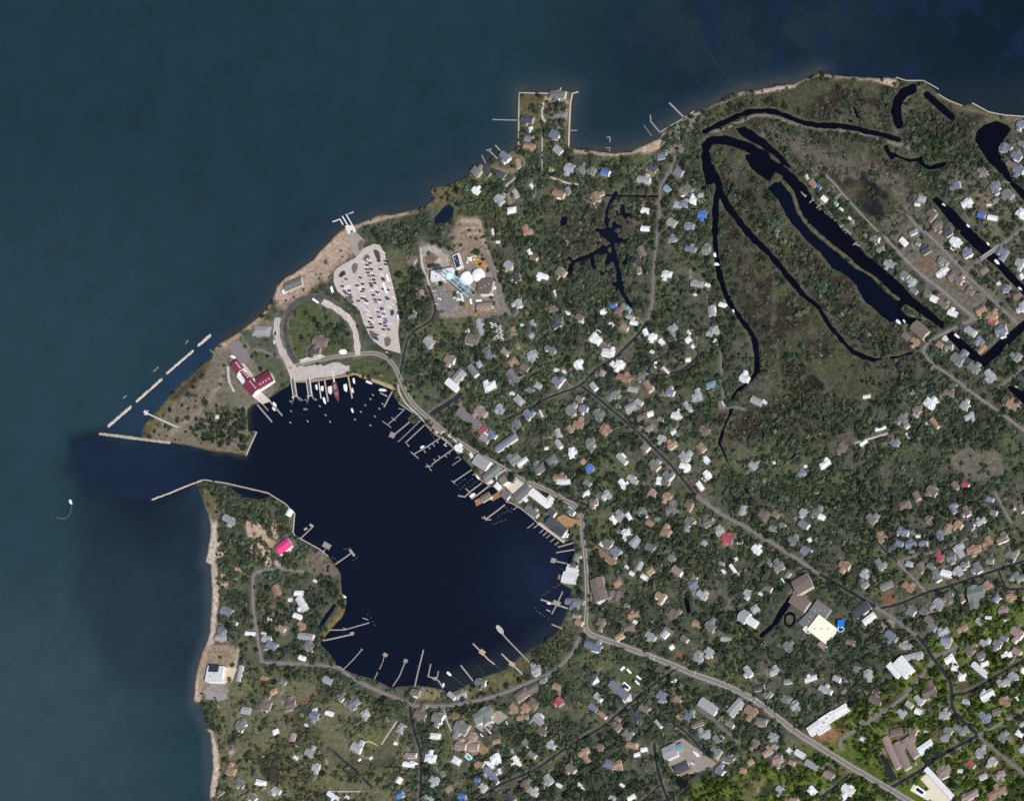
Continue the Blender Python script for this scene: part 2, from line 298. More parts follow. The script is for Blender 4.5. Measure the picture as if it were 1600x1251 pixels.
# water colours (linear)
WATER_MAIN = srgb(27, 48, 57); WATER_WEST = srgb(36, 57, 65); WATER_SW = srgb(48, 66, 73); WATER_NE = srgb(20, 34, 44); WATER_DEEP = srgb(10, 25, 37)
WATER_SHOAL = srgb(28, 43, 50); WATER_BLUE = srgb(30, 44, 57); WATER_COVE = srgb(33, 43, 53); WATER_HARB = srgb(12, 18, 32); WATER_CANAL = srgb(2, 6, 18)
HOUSES = '''
870 147 28 13 3 g H
874 178.6 23 12 3 g H
823 186 20 12 10 d H
829 202 9 6 80 w H
826 216 14 8 5 b H
826 228 18 8 5 t H
866 210 17 15 20 b H
871 234 15 13 40 l H
788 244 18 12 45 b H
1034 243 16 11 -15 b H
1568 230 15 14 -75 b H
1588 243 18 12 25 b H
1595 194 13 11 15 b H
1596 224 12 10 30 g H
743 267 16 14 35 g H
761 266 17 13 50 d H
782 273 15 13 30 d H
808 255 16 9 75 t H
889 262 16 14 10 l H
908 264 13 12 10 g H
924 267 14 11 -60 g H
945 269 14 10 15 u H
743 297.6 13 10 40 w H
779 311.6 16 14 50 l H
794 310 17 8 75 o H
805 302 15 8 65 l H
831 291 9 4 55 w S
799 328.4 15 11 -10 w H
872 302.4 20 12 20 t H
887 298 12 8 70 b H
929.6 308 17 15 75 t H
821 359 18 11 70 t H
769.6 362 9 4 80 w S
777.6 377.6 6 4 0 w S
827 393 9 6 60 w H
833 403 11 9 20 n H
794 414 15 14 20 l H
806.4 433 15 12 70 d H
847 431 20 9 15 w H
875 424 17 13 30 o H
867.4 458 10 4 65 w S
809 474 14 11 70 l H
864 482 16 10 35 n H
658 458 11 9 80 t H
886 489 8 5 20 w S
905 495 12 10 30 n H
942 486 11 8 -30 w H
957 478 10 9 0 u H
872 499 14 11 -20 d H
644 494.4 14 10 -25 g H
648 487 6 6 0 l S
643 406 13 10 20 n H
1019 261 17 12 40 d H
1005 280 22 11 8 l H
1060 268 14 13 25 b H
1042.4 294 12 11 20 c H
1075 295 15 12 35 g H
1063 300 14 9 70 n H
1094 305 8 7 -10 l S
1082 313.6 13 12 15 w H
1058 319 14 11 5 l H
1068 318 14 11 10 b H
1097 335 14 13 5 u H
1008 329 14 10 10 w H
1049 347 15 14 30 l H
1076 352 15 10 10 b H
1008 357 15 8 5 w H
1050 373 15 9 -20 b H
1078 389 18 10 10 b H
1102.4 389.4 14 13 -10 m H
1001 392 16 13 70 n H
997 422 11 8 80 n H
1041 428 18 11 5 w H
1088 443 20 11 5 l H
1105 445 8 5 20 w S
1084 459 9 4 30 w S
1111 485 17 12 85 l H
1128.4 476 11 7 15 w H
981 483 11 9 50 c H
966 485 14 13 10 n H
984 495 13 7 20 l H
1261 276.4 7 5 60 w S
1270 286.4 13 9 40 t H
1278.4 292.4 8 8 30 u S
1287 310 8 8 40 w H
1306 318 6 6 40 c S
1314 327 6 5 40 w S
1328 341 6 5 40 w S
1334.4 348 9 6 40 l S
1366 373 15 10 10 g H
1352 368 7 6 50 t S
1375 388 13 8 -20 g H
1390 412 20 11 20 l H
1411 377 13 10 45 w H
1426 361.6 13 8 -25 b H
1446 390 17 12 -30 d H
1434 381.4 7 5 20 l S
1470 408 13 11 -50 m H
1472 424 25 9 -35 w H
1413 429 14 9 35 g H
1424 439 14 12 35 l H
1427 453.6 12 9 35 g H
1448 460 11 8 20 n H
1459.4 467 13 11 25 w H
1472 474 18 9 35 n H
1488 489 17 10 20 w H
1440 310 14 10 10 l H
1433 319.4 8 5 10 w S
1455 334 15 12 35 n H
1464 352 17 12 -30 n H
1481 362 15 12 -30 d H
1493 378 20 13 30 w H
1511 395 17 12 -30 b H
1493 289 14 12 80 b H
1510 316 20 10 -30 w H
1554 291 18 14 -30 b H
1574 303 18 14 30 g H
1556 312 12 8 -30 g H
1534 267 16 10 30 g H
1538 272 12 8 30 t H
1533 336 12 10 20 u H
1550 340 15 8 10 w H
1595 333 18 15 -60 w H
1591 265 18 14 20 b H
1578 256 13 9 30 n H
1545 320 7 3 -5 w S
1566 393 17 12 30 b H
1593 410 14 13 20 l H
1537 421 15 11 -35 n H
1486 431 14 11 -35 n H
1498 437 13 11 40 n H
1514 455 14 11 30 n H
1532 484 18 12 -30 t H
1548 494 18 13 20 t H
1572 451 16 10 -20 b H
1588 462 13 9 -10 n H
1560 442 7 4 -30 w S
1597 478 15 11 70 l H
1596 432 9 6 70 w H
407.6 516.4 30 18 2 l H
499 532 24 17 12 n H
491 548 18 11 0 d H
361 656 8 6 20 r S
339.4 650.4 6 6 0 w S
669 534 17 16 50 l H
737 529 22 18 15 o H
749 510 26 8 75 l H
730 515.6 6 6 0 w S
702 561 17 14 20 p H
738 578 22 11 55 m H
748 568 10 8 60 l H
765 552 17 10 55 b H
714 584 20 10 -55 l H
706 600 21 13 -30 w H
765 603 22 13 -25 w H
800 588 26 16 60 g H
800 564 16 12 -40 t H
819 574 14 10 30 n H
831 554 17 13 -25 l H
859 545 19 9 25 g H
840 602 13 10 30 l S
828 609 12 9 20 g H
869 596 17 12 40 b H
869 578 7 6 20 w S
881 580 7 4 30 w S
903 571 17 12 70 w H
930 529 20 15 40 w H
949 550 22 12 10 w H
940 582 10 7 -70 p H
927 603 13 10 50 l H
905 622 12 10 20 g H
953 620 17 14 -40 m H
958 569 11 8 40 w H
810 624 18 13 45 l H
781 638 15 12 55 l H
824 647 16 13 50 b H
806 662 16 11 60 b H
845 645.6 11 3 65 w S
892 641 19 15 45 m H
911 638 14 11 10 b H
934 648 20 13 55 m H
902 663 15 13 10 t H
890 670 11 9 60 t H
944 670 18 14 -60 t H
871 676 14 10 70 l H
872 693 15 10 60 l H
893 707 19 10 85 w H
922 692 16 15 -30 m H
861 718 18 14 -35 m H
837 722 9 7 -30 b S
842 731 20 14 -30 g H
816 721 21 10 -35 w H
803 715 20 14 -40 m H
910 720 9 8 -50 t H
920 730 14 11 -30 u H
874 745 22 10 5 t H
750 642 22 13 35 p H
768 677 17 10 40 b H
757 684 17 13 40 l H
716 700 14 9 35 w H
736 711 8 5 60 w S
751 723 24 17 -25 b H
771 740 28 15 -35 m H
789 743 22 15 -35 l H
780 749 12 6 -35 w H
683 670 20 7 38 p H
832 505 10 9 70 l S
801 517 14 8 80 t H
815 508 5 5 0 w S
869 506 16 11 -30 d H
908 502 8 7 0 w S
955 506.4 8 5 40 w S
788 549 15 9 40 p H
808 540 9 7 60 t S
831 523 11 7 -40 l S
853 700 6 5 0 w S
800 614 7 6 20 w S
990 504 12 7 10 w H
975 511 12 7 30 p H
1008 519 11 8 70 w H
1019 526 15 10 0 w H
1033 534 10 8 50 w H
1051 513 16 12 -40 l H
1076 519 8 4 50 w S
1075 530 11 9 -40 w H
1083 539.6 7 6 150 w S
1114 516 16 15 85 l H
1119 534 9 8 30 w S
1018 549 8 5 20 w S
1075 561.6 8 7 170 w S
1024 569.6 10 4 90 w S
1040 578 14 4 45 w S
967 569 16 13 20 w H
974 590 27 11 20 t H
1003 587 20 12 -35 g H
988 608 16 9 10 l H
1012 603 19 11 60 t H
1046 612 14 10 20 b H
1088 619 18 12 -20 l H
1074 634.4 19 7 55 l H
1110 601 17 11 -20 c H
1162 590 14 12 20 w H
1181 626 19 12 25 l H
1194.4 627.6 8 5 45 w S
1129.6 630 7 3 60 w S
1057 649 18 11 10 w H
985 636 20 14 -30 l H
1003 651 18 10 -15 n H
1015 646 11 8 -20 w H
1032 654 10 7 20 m H
1013 668 13 9 -30 g H
1052 674 9 8 150 w S
1099 672 20 13 15 n H
1034 685 15 10 30 l H
1049 694 16 10 -30 t H
1007 698 13 12 40 g H
1095 698 16 12 50 t H
971 716 20 9 45 l H
1068 713 19 14 45 l H
1069 728 18 9 15 w H
1103 718 11 10 45 w H
1022 726 18 14 45 g H
1105 742 16 10 50 w H
1042 743 16 12 45 m H
1177 727 15 11 25 l H
1208 721 7 4 50 w S
1252 739 15 9 -30 b H
1258 728 5 4 0 w S
963 616 13 10 40 m H
998 628 12 8 30 l H
986 746 13 9 20 l H
1030 747.6 8 6 20 w S
1437 515 26 18 40 n H
1415 525 13 9 40 n H
1429 533 14 10 40 t H
1516 517 20 13 30 l H
1504 511 10 9 30 d H
1563 515 20 15 -20 b H
1550 501 15 8 20 r H
1468 538 13 9 30 t H
1482 542 13 9 -10 m H
1476 529 7 6 20 w S
1495 560 21 17 30 m H
1528 532 16 10 -40 b H
1534 545 18 7 -45 t H
1520 574 22 12 35 m H
1546 586 20 13 55 l H
1588 557 16 11 -50 m H
1597 592 16 11 30 d H
1581 632 20 13 25 t H
1482 613 17 10 15 n H
1452 629 20 15 35 w H
1464 626 7 3 45 w S
1433 639 16 10 -15 n H
1431 647 9 8 40 l H
1506 633 15 12 30 l H
1514 650 18 9 -25 l H
1410 654 19 12 45 g H
1416 664 10 7 -40 p H
1401 659 8 7 20 g S
1460 660 19 8 50 t H
1447.6 662 6 3 70 w S
1376 669 19 5 -15 w H
1354 619 12 5 -10 w S
1349 691 14 6 -35 w H
1418 680 9 3 55 w S
1396 691 16 11 35 b H
1313 702 17 12 -25 n H
1289 725 20 11 -25 w H
357 811 22 12 30 l H
451 800 12 7 -60 w H
353 954 20 15 20 b H
364 972 13 10 20 g H
431 921 17 14 70 t H
466 926 14 8 0 w H
471 942 26 13 60 w H
464 962 14 9 20 w H
471 976 15 9 40 t H
439 981 13 8 30 p H
477 993 26 11 8 l H
453 936 6 6 0 w S
346 983 14 12 10 g H
344 995 18 11 0 l H
412 988.4 8 3 0 w S
390 989 17 6 5 w H
492 907 6 4 30 w S
416 997 16 8 0 l H
915 771 14 8 -30 w H
926 784 15 11 -20 n H
945 773 15 10 -40 l H
917 754 13 8 30 m H
892 799 11 10 30 m H
879 752 22 8 0 w H
957 810 10 9 50 w H
948 849 16 12 40 g H
940 850 7 6 40 w S
958 862 12 9 50 b H
938 971 14 14 20 n H
904 972 12 9 20 t H
896 943 18 16 100 b H
907 940 10 8 10 g H
900 870 13 11 -60 g H
900 962 12 6 10 p H
786 776 16 11 35 b H
777 759 12 9 45 w H
820 768 24 15 -40 m H
830 798 24 9 38 g H
882 833 9 8 -40 w H
861 800 13 11 35 d H
955 927 12 10 90 n H
973 756 18 9 55 w H
1019 769 14 10 30 p H
1042 775 14 11 20 t H
1029 753 10 7 10 w H
1039 754 13 9 20 n H
990 751 12 8 20 l H
1093 758 15 8 55 w H
1001 799 15 12 -35 m H
968 805.6 16 13 -40 l H
962 813 11 9 -35 w H
982 806 13 7 60 w H
1049 796 21 15 -25 g H
1075 788 14 12 25 n H
1015 817 13 10 30 t H
1027 810 7 6 20 b S
1039 830 16 14 25 t H
977 832.4 16 12 -25 w H
991 845 20 12 -45 l H
1015 854 16 12 30 g H
1077 814 16 14 30 g H
1106 815 18 12 -20 g H
1124.4 829 15 12 -25 l H
1137 840 19 16 25 r H
1100 847.6 9 8 40 l S
1160 797 18 12 110 l H
1193 803 20 12 20 n H
1211 803 11 9 40 n H
1255 800 12 11 30 l H
1275 801 16 13 15 g H
1255 819 17 13 30 b H
1207 824.4 12 9 10 m H
1222 820 9 8 30 g H
1238 843 15 12 20 m H
1264 843 8 6 -30 w S
1259 860 18 14 25 b H
1181.6 858 16 12 45 w H
963 861 13 11 40 b H
961 878 9 7 110 t H
999 883 16 10 -60 l H
1015 891 13 12 -40 t H
1006 901 11 7 30 w H
987 895.6 8 6 30 w S
979 885 6 5 30 w S
1057 891 18 12 35 p H
1083 912 18 14 -35 b H
1096 929 18 11 35 l H
1084 902 9 8 30 g H
1031 931 17 12 30 t H
1053 958 16 13 35 n H
989 960 18 9 -15 t H
992 971 6 5 30 w S
982 980 16 8 -20 n H
1088 973 15 11 10 t H
1109 978 18 14 40 g H
1168 926 13 11 30 l H
1179 950 14 11 -35 l H
1216 884 18 14 -35 g H
1201 880 10 8 30 g H
1199 919 14 11 20 n H
1016 993 18 10 35 l H
1037 989 14 11 -50 l H
1133 998 15 8 10 l H
1069 997 12 8 40 n H
967 993 16 10 -35 t H
1130 892 8 4 45 w S
1127 880 10 6 20 l S
1145 888 17 5 55 w H
1151 897.6 8 6 -20 w S
1149 873 8 5 -30 w S
1156 847.6 10 4 5 w S
1048 871 14 10 30 g H
1074 828 9 7 10 l S
1230 897 12 8 -50 g H
964 910 13 10 -40 t H
964 930 18 12 105 n H
979 945.6 8 7 20 g S
1188 927 6 5 30 w S
1138 947 9 7 20 n S
1492 758 14 11 50 n H
1508.4 757 11 10 20 r H
1456 766 19 13 40 n H
1431.6 774 14 9 60 n H
1413 788.4 20 15 -15 n H
1489 794.4 16 10 65 b H
1509.6 797.6 17 10 65 n H
1546 779.4 13 7 15 b H
1552 800 11 8 10 g H
1595.6 794 13 10 60 n H
1585 794.4 4 4 0 w S
1361 809.6 17 13 40 g H
1452 811 16 12 -40 n H
1480.6 824 15 13 -60 t H
1497 819 13 11 30 t H
1513.6 820.4 17 10 40 d H
1531.6 814 17 8 -30 l H
1375 838 18 11 60 t H
1410 829 20 14 20 b H
1425.6 830.4 9 8 20 b S
1469 835 15 12 60 b H
1434 837 7 5 0 w S
1405 848.4 11 9 20 b H
1422.4 849.4 18 13 -15 b H
1442 848 14 9 -15 b H
1392 855 14 8 -30 d H
1467 869.4 16 11 60 r H
1497.6 860 20 12 60 l H
1485.6 870 16 11 -20 b H
1521 857 24 11 -15 t H
1544 845 16 12 70 t H
1565 841 20 11 -25 n H
1580 863 20 18 25 g H
1420 880.4 12 9 20 l H
1439 885.6 16 12 60 n H
1454.4 883.6 14 10 5 g H
1463 899 19 12 65 g H
1478 895 18 11 15 w H
1497 891 14 11 60 l H
1507 881 14 9 -20 g H
1527 886 18 12 65 g H
1546 876 12 8 0 g H
1319 882.4 18 12 25 t H
1374 880 20 11 55 m H
1350 897 16 11 35 l H
1350 911.6 15 9 -35 g H
1384 913 22 11 -25 m H
1418 916 19 11 35 t H
1543 914 14 11 50 t H
1524.4 926 30 26 -15 m H
1482.4 932 18 12 65 n H
1501.6 934 13 9 60 n H
1466 943 19 16 50 l H
1556 934 14 10 -45 b H
1588 900 18 11 50 m H
1580 931 18 9 -5 t H
1598 900 9 8 150 g H
1423 955 14 12 30 g H
1444 954 18 11 35 g H
1452 969 18 13 40 n H
1456 978 14 12 40 g H
1473 986 19 8 -30 l H
1502.4 980 20 9 -30 t H
1529.6 970 11 9 40 l H
1544 964.4 10 5 5 w S
1567 952 17 11 -20 p H
1588 988 22 14 40 p H
1571 967.6 10 4 -30 w S
1392 993 22 14 40 b H
1478 998 18 8 0 b H
1568 996 14 7 20 b H
1599 934 8 5 100 p H
1283 807 9 9 20 w H
1287 953 20 14 35 d H
423 1007 20 13 25 b H
482 1009 19 14 30 g H
471 1027 10 8 20 w H
412 1059 13 9 20 t H
441 1065 11 8 25 g H
426 1079 11 8 -25 t H
511 1062 15 13 20 l H
413 1100 20 18 20 n H
453 1100.6 18 14 -20 n H
383 1109 14 13 10 l H
375 1131 20 14 -40 g H
430 1142.4 10 9 -20 w H
456 1151 15 10 -75 p H
490 1117 15 13 15 b H
492 1108 9 5 -20 w S
514 1113.6 13 8 20 w H
534 1087 20 9 -50 m H
552 1097 22 12 -35 b H
570 1114 14 12 -40 l H
626 1137 17 12 -60 l H
556 1167 18 15 25 l H
618 1160.6 6 5 10 w S
579 1183 6 4 -40 w S
561.6 1186 5 3 -40 w S
483 1175 15 12 20 l H
462 1183 8 5 35 w S
493 1197.6 13 11 0 l H
509 1188 8 5 60 t S
359 1203 17 14 20 t H
375 1222 18 11 50 g H
406 1222 18 10 15 w H
431 1234.4 15 10 25 l H
392 1243 18 11 45 n H
520 1243 22 8 35 w H
623 1218 11 9 -60 w H
624 1241 13 10 -30 u H
635 1193 13 9 10 w H
636 1180 9 9 50 p H
361 1173 7 6 150 l S
478 1132 5 4 30 w S
542 1245 6 5 20 w S
648 1081 15 12 10 n H
656 1116 20 18 20 n H
683 1120 18 17 15 g H
750 1065 18 12 10 g H
705 1086 14 8 40 l H
720 1086 16 8 -20 l H
837 1046 17 14 -30 l H
814 1084 26 16 -35 n H
832 1075 18 15 -30 n H
848 1062 12 9 -20 g H
869 1072 13 11 20 t H
873 1095 14 12 60 r H
926 1009 30 12 20 b H
841 1123 20 14 50 l H
846 1141 18 11 35 n H
802 1106 15 11 50 t H
820 1105 15 12 40 t H
816 1120 19 8 -5 t H
831 1098 18 14 40 n H
754 1116 36 20 -30 m H
720 1136 24 20 20 g H
679 1149 18 10 5 w H
672 1183.6 20 14 5 w H
644 1193 12 11 20 w H
644 1179 12 9 0 p H
712 1187 15 12 30 w H
737 1150 16 14 30 p H
739 1166 17 12 0 p H
719 1164 18 14 10 p H
748 1194 14 9 10 t H
775 1157 13 9 -20 t H
773 1184 18 13 -25 w H
764 1193 18 6 40 w H
771 1214 22 11 50 b H
762 1204 14 9 40 b H
780 1204 8 5 70 w S
754 1228 13 10 35 l H
745 1217 9 8 20 u S
678 1218 17 12 30 l H
670 1246 16 8 20 l H
721 1244 14 10 -15 u H
798 1243 19 13 60 d H
821 1226 18 12 50 n H
833 1237 14 9 35 l H
806 1189 19 11 60 w H
821 1160 11 9 40 g H
860 1164 16 9 30 l H
831 1178 13 9 40 m H
922 1060 16 12 30 d H
930 1063 12 8 -30 w H
955 1066 22 13 45 b H
934 1088 14 11 40 l H
926 1105 16 9 40 b H
940 1116 16 6 40 t H
911 1174 20 8 -35 t H
916 1185 12 8 50 t H
937 1166 14 9 30 n H
951 1193 19 15 20 b H
891 1200 17 12 40 n H
856 1217 17 13 60 l H
873 1226 10 6 30 w S
905 1225 6 5 50 w S
910 1231 6 3 50 w S
956 1246 10 8 20 l H
769 1127 6 4 30 w S
800 1172 6 5 20 l S
691 1208 9 8 60 g S
700 1230 12 9 -40 o H
1049 1010 8 7 -40 w S
1108 1018 18 12 45 l H
1089 1030 18 12 10 l H
1088 1019 12 9 -40 g H
1231 1010 18 12 45 g H
1168 1048 18 9 60 l H
1209 1048 17 9 -30 l H
1267 1059.6 22 8 -20 w H
1230 1063 13 9 -10 m H
1185 1074 20 9 -15 d H
1200 1085 15 9 -45 g H
1227 1091 17 13 25 m H
1242 1101 17 13 -40 l H
1034 1086 20 13 35 b H
990 1118 24 12 45 d H
1006 1106 17 12 30 o H
965 1135 13 11 -40 n H
964 1122 9 6 30 n H
980 1147 18 10 40 g H
986 1162.4 18 8 10 t H
1060 1117 10 6 -40 t H
1075 1119 17 13 20 b H
1089 1130 21 10 -20 o H
1100 1147 19 14 -20 l H
1120 1154 15 10 40 m H
1118 1173 18 11 25 m H
1137 1185 20 11 15 g H
1172 1189 10 9 -35 t H
1160 1203 10 9 20 t H
1179 1160 12 12 45 n H
1208 1150 18 11 25 l H
1198 1174 18 8 -35 t H
1210 1166 9 7 20 l S
1214 1186 18 13 -20 p H
1234 1173 13 7 40 w H
1249 1177 18 11 30 w H
1267 1194 23 11 30 l H
1236 1191 11 8 20 p H
1140 1130 15 11 30 m H
1188 1126 20 12 10 g H
1172 1110 20 16 35 t H
1107 1102 28 14 35 l H
1149 1105 28 14 -50 l H
972 1226 8 4 30 w S
986 1245 14 7 -30 w H
995 1178 10 6 -15 w H
1005 1170 10 6 -10 w H
964 1194 14 12 -20 t H
1267 1234 12 11 -45 w H
1240 1248 13 6 10 t H
1218 1233 13 10 40 l H
1124 1203 15 12 40 b H
1059 1091 12 10 20 t S
1028 1130 16 5 50 l H
1284 1008 14 8 40 p H
1328 1003 14 9 10 n H
1414 1008 20 9 10 l H
1477 1004 17 11 20 l H
1513 1015 18 15 35 n H
1532.4 1023 15 13 -25 n H
1537 1004 14 10 35 l H
1558 1005 14 11 30 g H
1588 1017 15 10 30 p H
1483 1029 17 11 -30 w H
1492 1043 11 9 10 w H
1503 1056 15 10 -20 w H
1530 1045 32 11 40 w H
1538 1036 13 6 -20 w H
1572 1023 18 7 -20 w H
1567 1066 20 10 -30 l H
1582 1057 16 14 50 l H
1598 1047 10 8 110 w H
1542 1084 26 13 -30 w H
1509 1095 12 8 10 l H
1569 1096 18 11 40 t H
1589 1092 9 4 60 w S
1557 1111 16 11 -20 n H
1537 1120 22 12 50 b H
1566 1152 17 12 50 m H
1592 1145 12 10 30 w H
1597 1169 14 10 140 l H
1598 1130 12 7 150 l H
1450 1081 22 18 -25 n H
1458 1072.4 7 7 30 w S
1435 1093 17 9 50 l H
1420 1100 12 9 35 l H
1434 1111 11 10 20 w H
1408 1114 17 9 50 l H
1475 1116 19 11 0 l H
1307 1059.6 12 9 25 l H
1322 1064 8 6 -40 l S
1355 1052 14 13 -10 l H
1338 1044 9 8 20 g H
1367 1093 22 13 20 n H
1368 1081 11 9 20 n H
1289 1077 22 9 25 l H
1318 1079 10 6 -40 n H
1424 1143 15 10 40 n H
1446 1144 6 6 20 w S
1475 1150 16 13 -30 m H
1481 1141 14 11 30 m H
1495 1136 12 10 30 m H
1504 1141 18 13 -30 m H
1531 1175 14 13 30 l H
1550 1189 13 12 30 l H
1517 1193 13 8 40 r H
1474 1205 25 18 -25 p H
1500 1203.6 7 7 10 w S
1535 1212 13 8 -25 l H
1562 1209 17 9 -30 p H
1294 1210 17 13 30 p H
1324 1233 21 17 35 w H
1557 1238 34 13 -25 t H
1514 1242 30 12 -30 p H
1399 1142 20 8 -10 n H
1348 1154 9 6 20 w S
'''
# ------------------------------------------------------------------ the plan: coast, waters, roads
COAST = pl("2100,210 1800,197 1600,182 1570,180 1545,176 1520,162 1505,166 1465,146 1443,127 1420,126 1400,122 1370,122 1340,120 1300,117 1280,114 1262,122 1240,132 1215,133 1190,140 1160,142 1140,148 1125,158 1105,170 1090,174 1082,176 1050,195 1033,206 1030,217 1018,222 1000,230 985,238 960,240 930,236 890,232 889,204 890,160 893,143 870,141 855,146 811,145 810,170 811,226 805,234 790,240 775,248 760,255 745,262 735,272 722,280 715,285 700,290 675,293 672,300 680,310 670,318 655,327 635,330 615,335 590,336 575,343 560,350 548,352 540,352 530,360 515,378 500,392 490,405 470,420 445,435 432,448 425,470 410,490 385,510 365,525 345,535 334,545 330,560 310,575 295,590 275,605 255,630 240,648 228,660 222,672 222,684 267,691 300,697 330,704 370,708 384,711 400,673 389,674 387,668 386,640 395,632 402,631 418,624 422,621 440,609 452,602 456,596 486,596 500,594 540,587 554,586 615,609 616,620 623,630 644,645 636,655 645,662 658,656 664,662 680,678 691,682 706,696 715,706 722,716 737,730 753,750 765,758 775,765 790,783 800,786 815,795 833,810 840,817 881,847 893,843 897,848 897,862 892,872 888,885 880,900 880,912 893,920 890,935 888,950 880,970 872,985 858,1000 830,1012 806,1030 790,1046 770,1052 742,1062 728,1070 712,1079 700,1082 690,1076 650,1070 625,1072 610,1074 600,1068 582,1060 556,1053 540,1046 526,1038 516,1022 502,1008 500,1000 504,1000 516,984 536,962 542,940 534,924 532,895 514,870 502,860 476,846 458,834 458,804 448,790 420,770 356,755 320,749 305,756 312,768 320,790 326,804 329,820 328,840 324,862 320,878 329,882 331,930 328,986 324,1000 315,1020 308,1045 304,1070 303,1098 318,1104 320,1140 328,1144 331,1170 333,1200 328,1230 326,1260 326,1700 2100,1700")
WATER_POLY = [pl(s) for s in (
 "1523,220 1526,205 1538,195 1558,189 1575,196 1580,202 1568,218 1560,236 1568,250 1582,283 1606,300 1640,330 1640,352 1600,314 1570,278 1542,250",
 "1456,312 1463,306 1490,328 1520,360 1546,385 1566,410 1600,445 1640,490 1640,508 1600,462 1578,440 1555,415 1530,395 1500,365 1475,335",
 "1172,228 1215,254 1240,272 1260,292 1280,326 1306,346 1330,370 1352,396 1376,417 1404,441 1428,466 1452,484 1476,505 1472,514 1455,502 1432,485 1414,476 1406,482 1418,494 1440,500 1436,508 1400,503 1388,502 1376,492 1354,474 1338,446 1320,430 1300,418 1280,392 1260,378 1248,362 1230,340 1216,312 1198,294 1210,285 1224,284 1222,276 1200,262 1172,246",
 "678,342 690,328 700,318 710,325 706,340 695,350 680,348",
 "1478,524 1488,517 1506,532 1534,556 1560,532 1600,500 1640,470 1640,486 1600,516 1570,545 1538,574 1516,560 1496,544",
 "1572,605 1580,602 1600,612 1640,630 1640,660 1600,632 1590,622",
 "358,759 390,765 424,774 406,780 380,776 366,766",
 "1147,201 1162,197 1178,206 1200,222 1225,245 1242,266 1228,260 1205,240 1180,224 1160,214","1164,243 1175,239 1194,254 1212,268 1202,284 1186,272 1172,262",
)]
WATER_LINE = [(w, pl(s)) for w, s in (
 (8, "1101,206 1116,198 1130,192 1160,178 1190,173 1220,178 1250,190 1280,196 1320,198 1360,206 1404,218"),
 (15, "1426,138 1410,147 1402,160 1401,178 1405,194"), (11, "1448,148 1466,164 1486,182"), (3, "1330,160 1338,176 1344,196"),
 (14, "1108,282 1104,250 1102,234 1108,222 1122,219 1145,222 1172,232 1198,246"), (11, "1112,262 1122,285 1124,298"),
 (10, "1123,296 1118,320 1117,360"), (8, "1117,360 1119,390 1122,420 1130,450 1145,480 1160,502"), (8.5, "1160,502 1176,525 1182,550 1183,580"), (6, "1183,580 1170,597 1150,612 1143,625"), (3.5, "1143,640 1132,665 1124,692"),
 (11, "1124,296 1135,318 1150,340 1170,365"), (9, "1170,365 1200,395 1230,430 1255,460 1280,480"), (7, "1280,480 1290,500 1310,525 1335,550 1365,562"), (4, "1365,562 1400,558 1424,551"),
 (4, "1118,278 1105,288 1092,300"), (2.5, "1080,326 1113,327"), (2.5, "1136,720 1128,700 1124,692"),
 (6, "893,410 915,402 940,390 960,380"), (7, "962,302 948,330 950,360 958,390 950,410"), (7, "960,392 966,430 972,455 985,478"), (7, "893,410 888,430"), (3, "940,305 1030,307"),
 (10, "1233,938 1222,955 1212,972"), (7, "1212,972 1190,992"), (4, "1226,968 1227,974 1232,978 1238,976 1242,968 1240,960 1233,957 1227,961 1226,968"), (7, "1072,936 1076,954"),
 (3, "513,1166 535,1186 558,1205"), (3, "566,1214 580,1228"), (6, "522,946 512,960 502,976"), (2, "1158,752 1172,776 1196,790 1215,794"), (2, "1050,826 1072,856"),
 (6, "1384,230 1394,246"), (5, "1392,240 1420,250 1442,248"), (7, "1436,250 1450,262 1474,256"), (3, "1320,185 1344,196"),
)]
SPIT = (5.5, pl("1222,282 1238,300 1248,330 1260,350 1280,368 1310,392 1340,418 1364,432 1388,456 1403,467"))
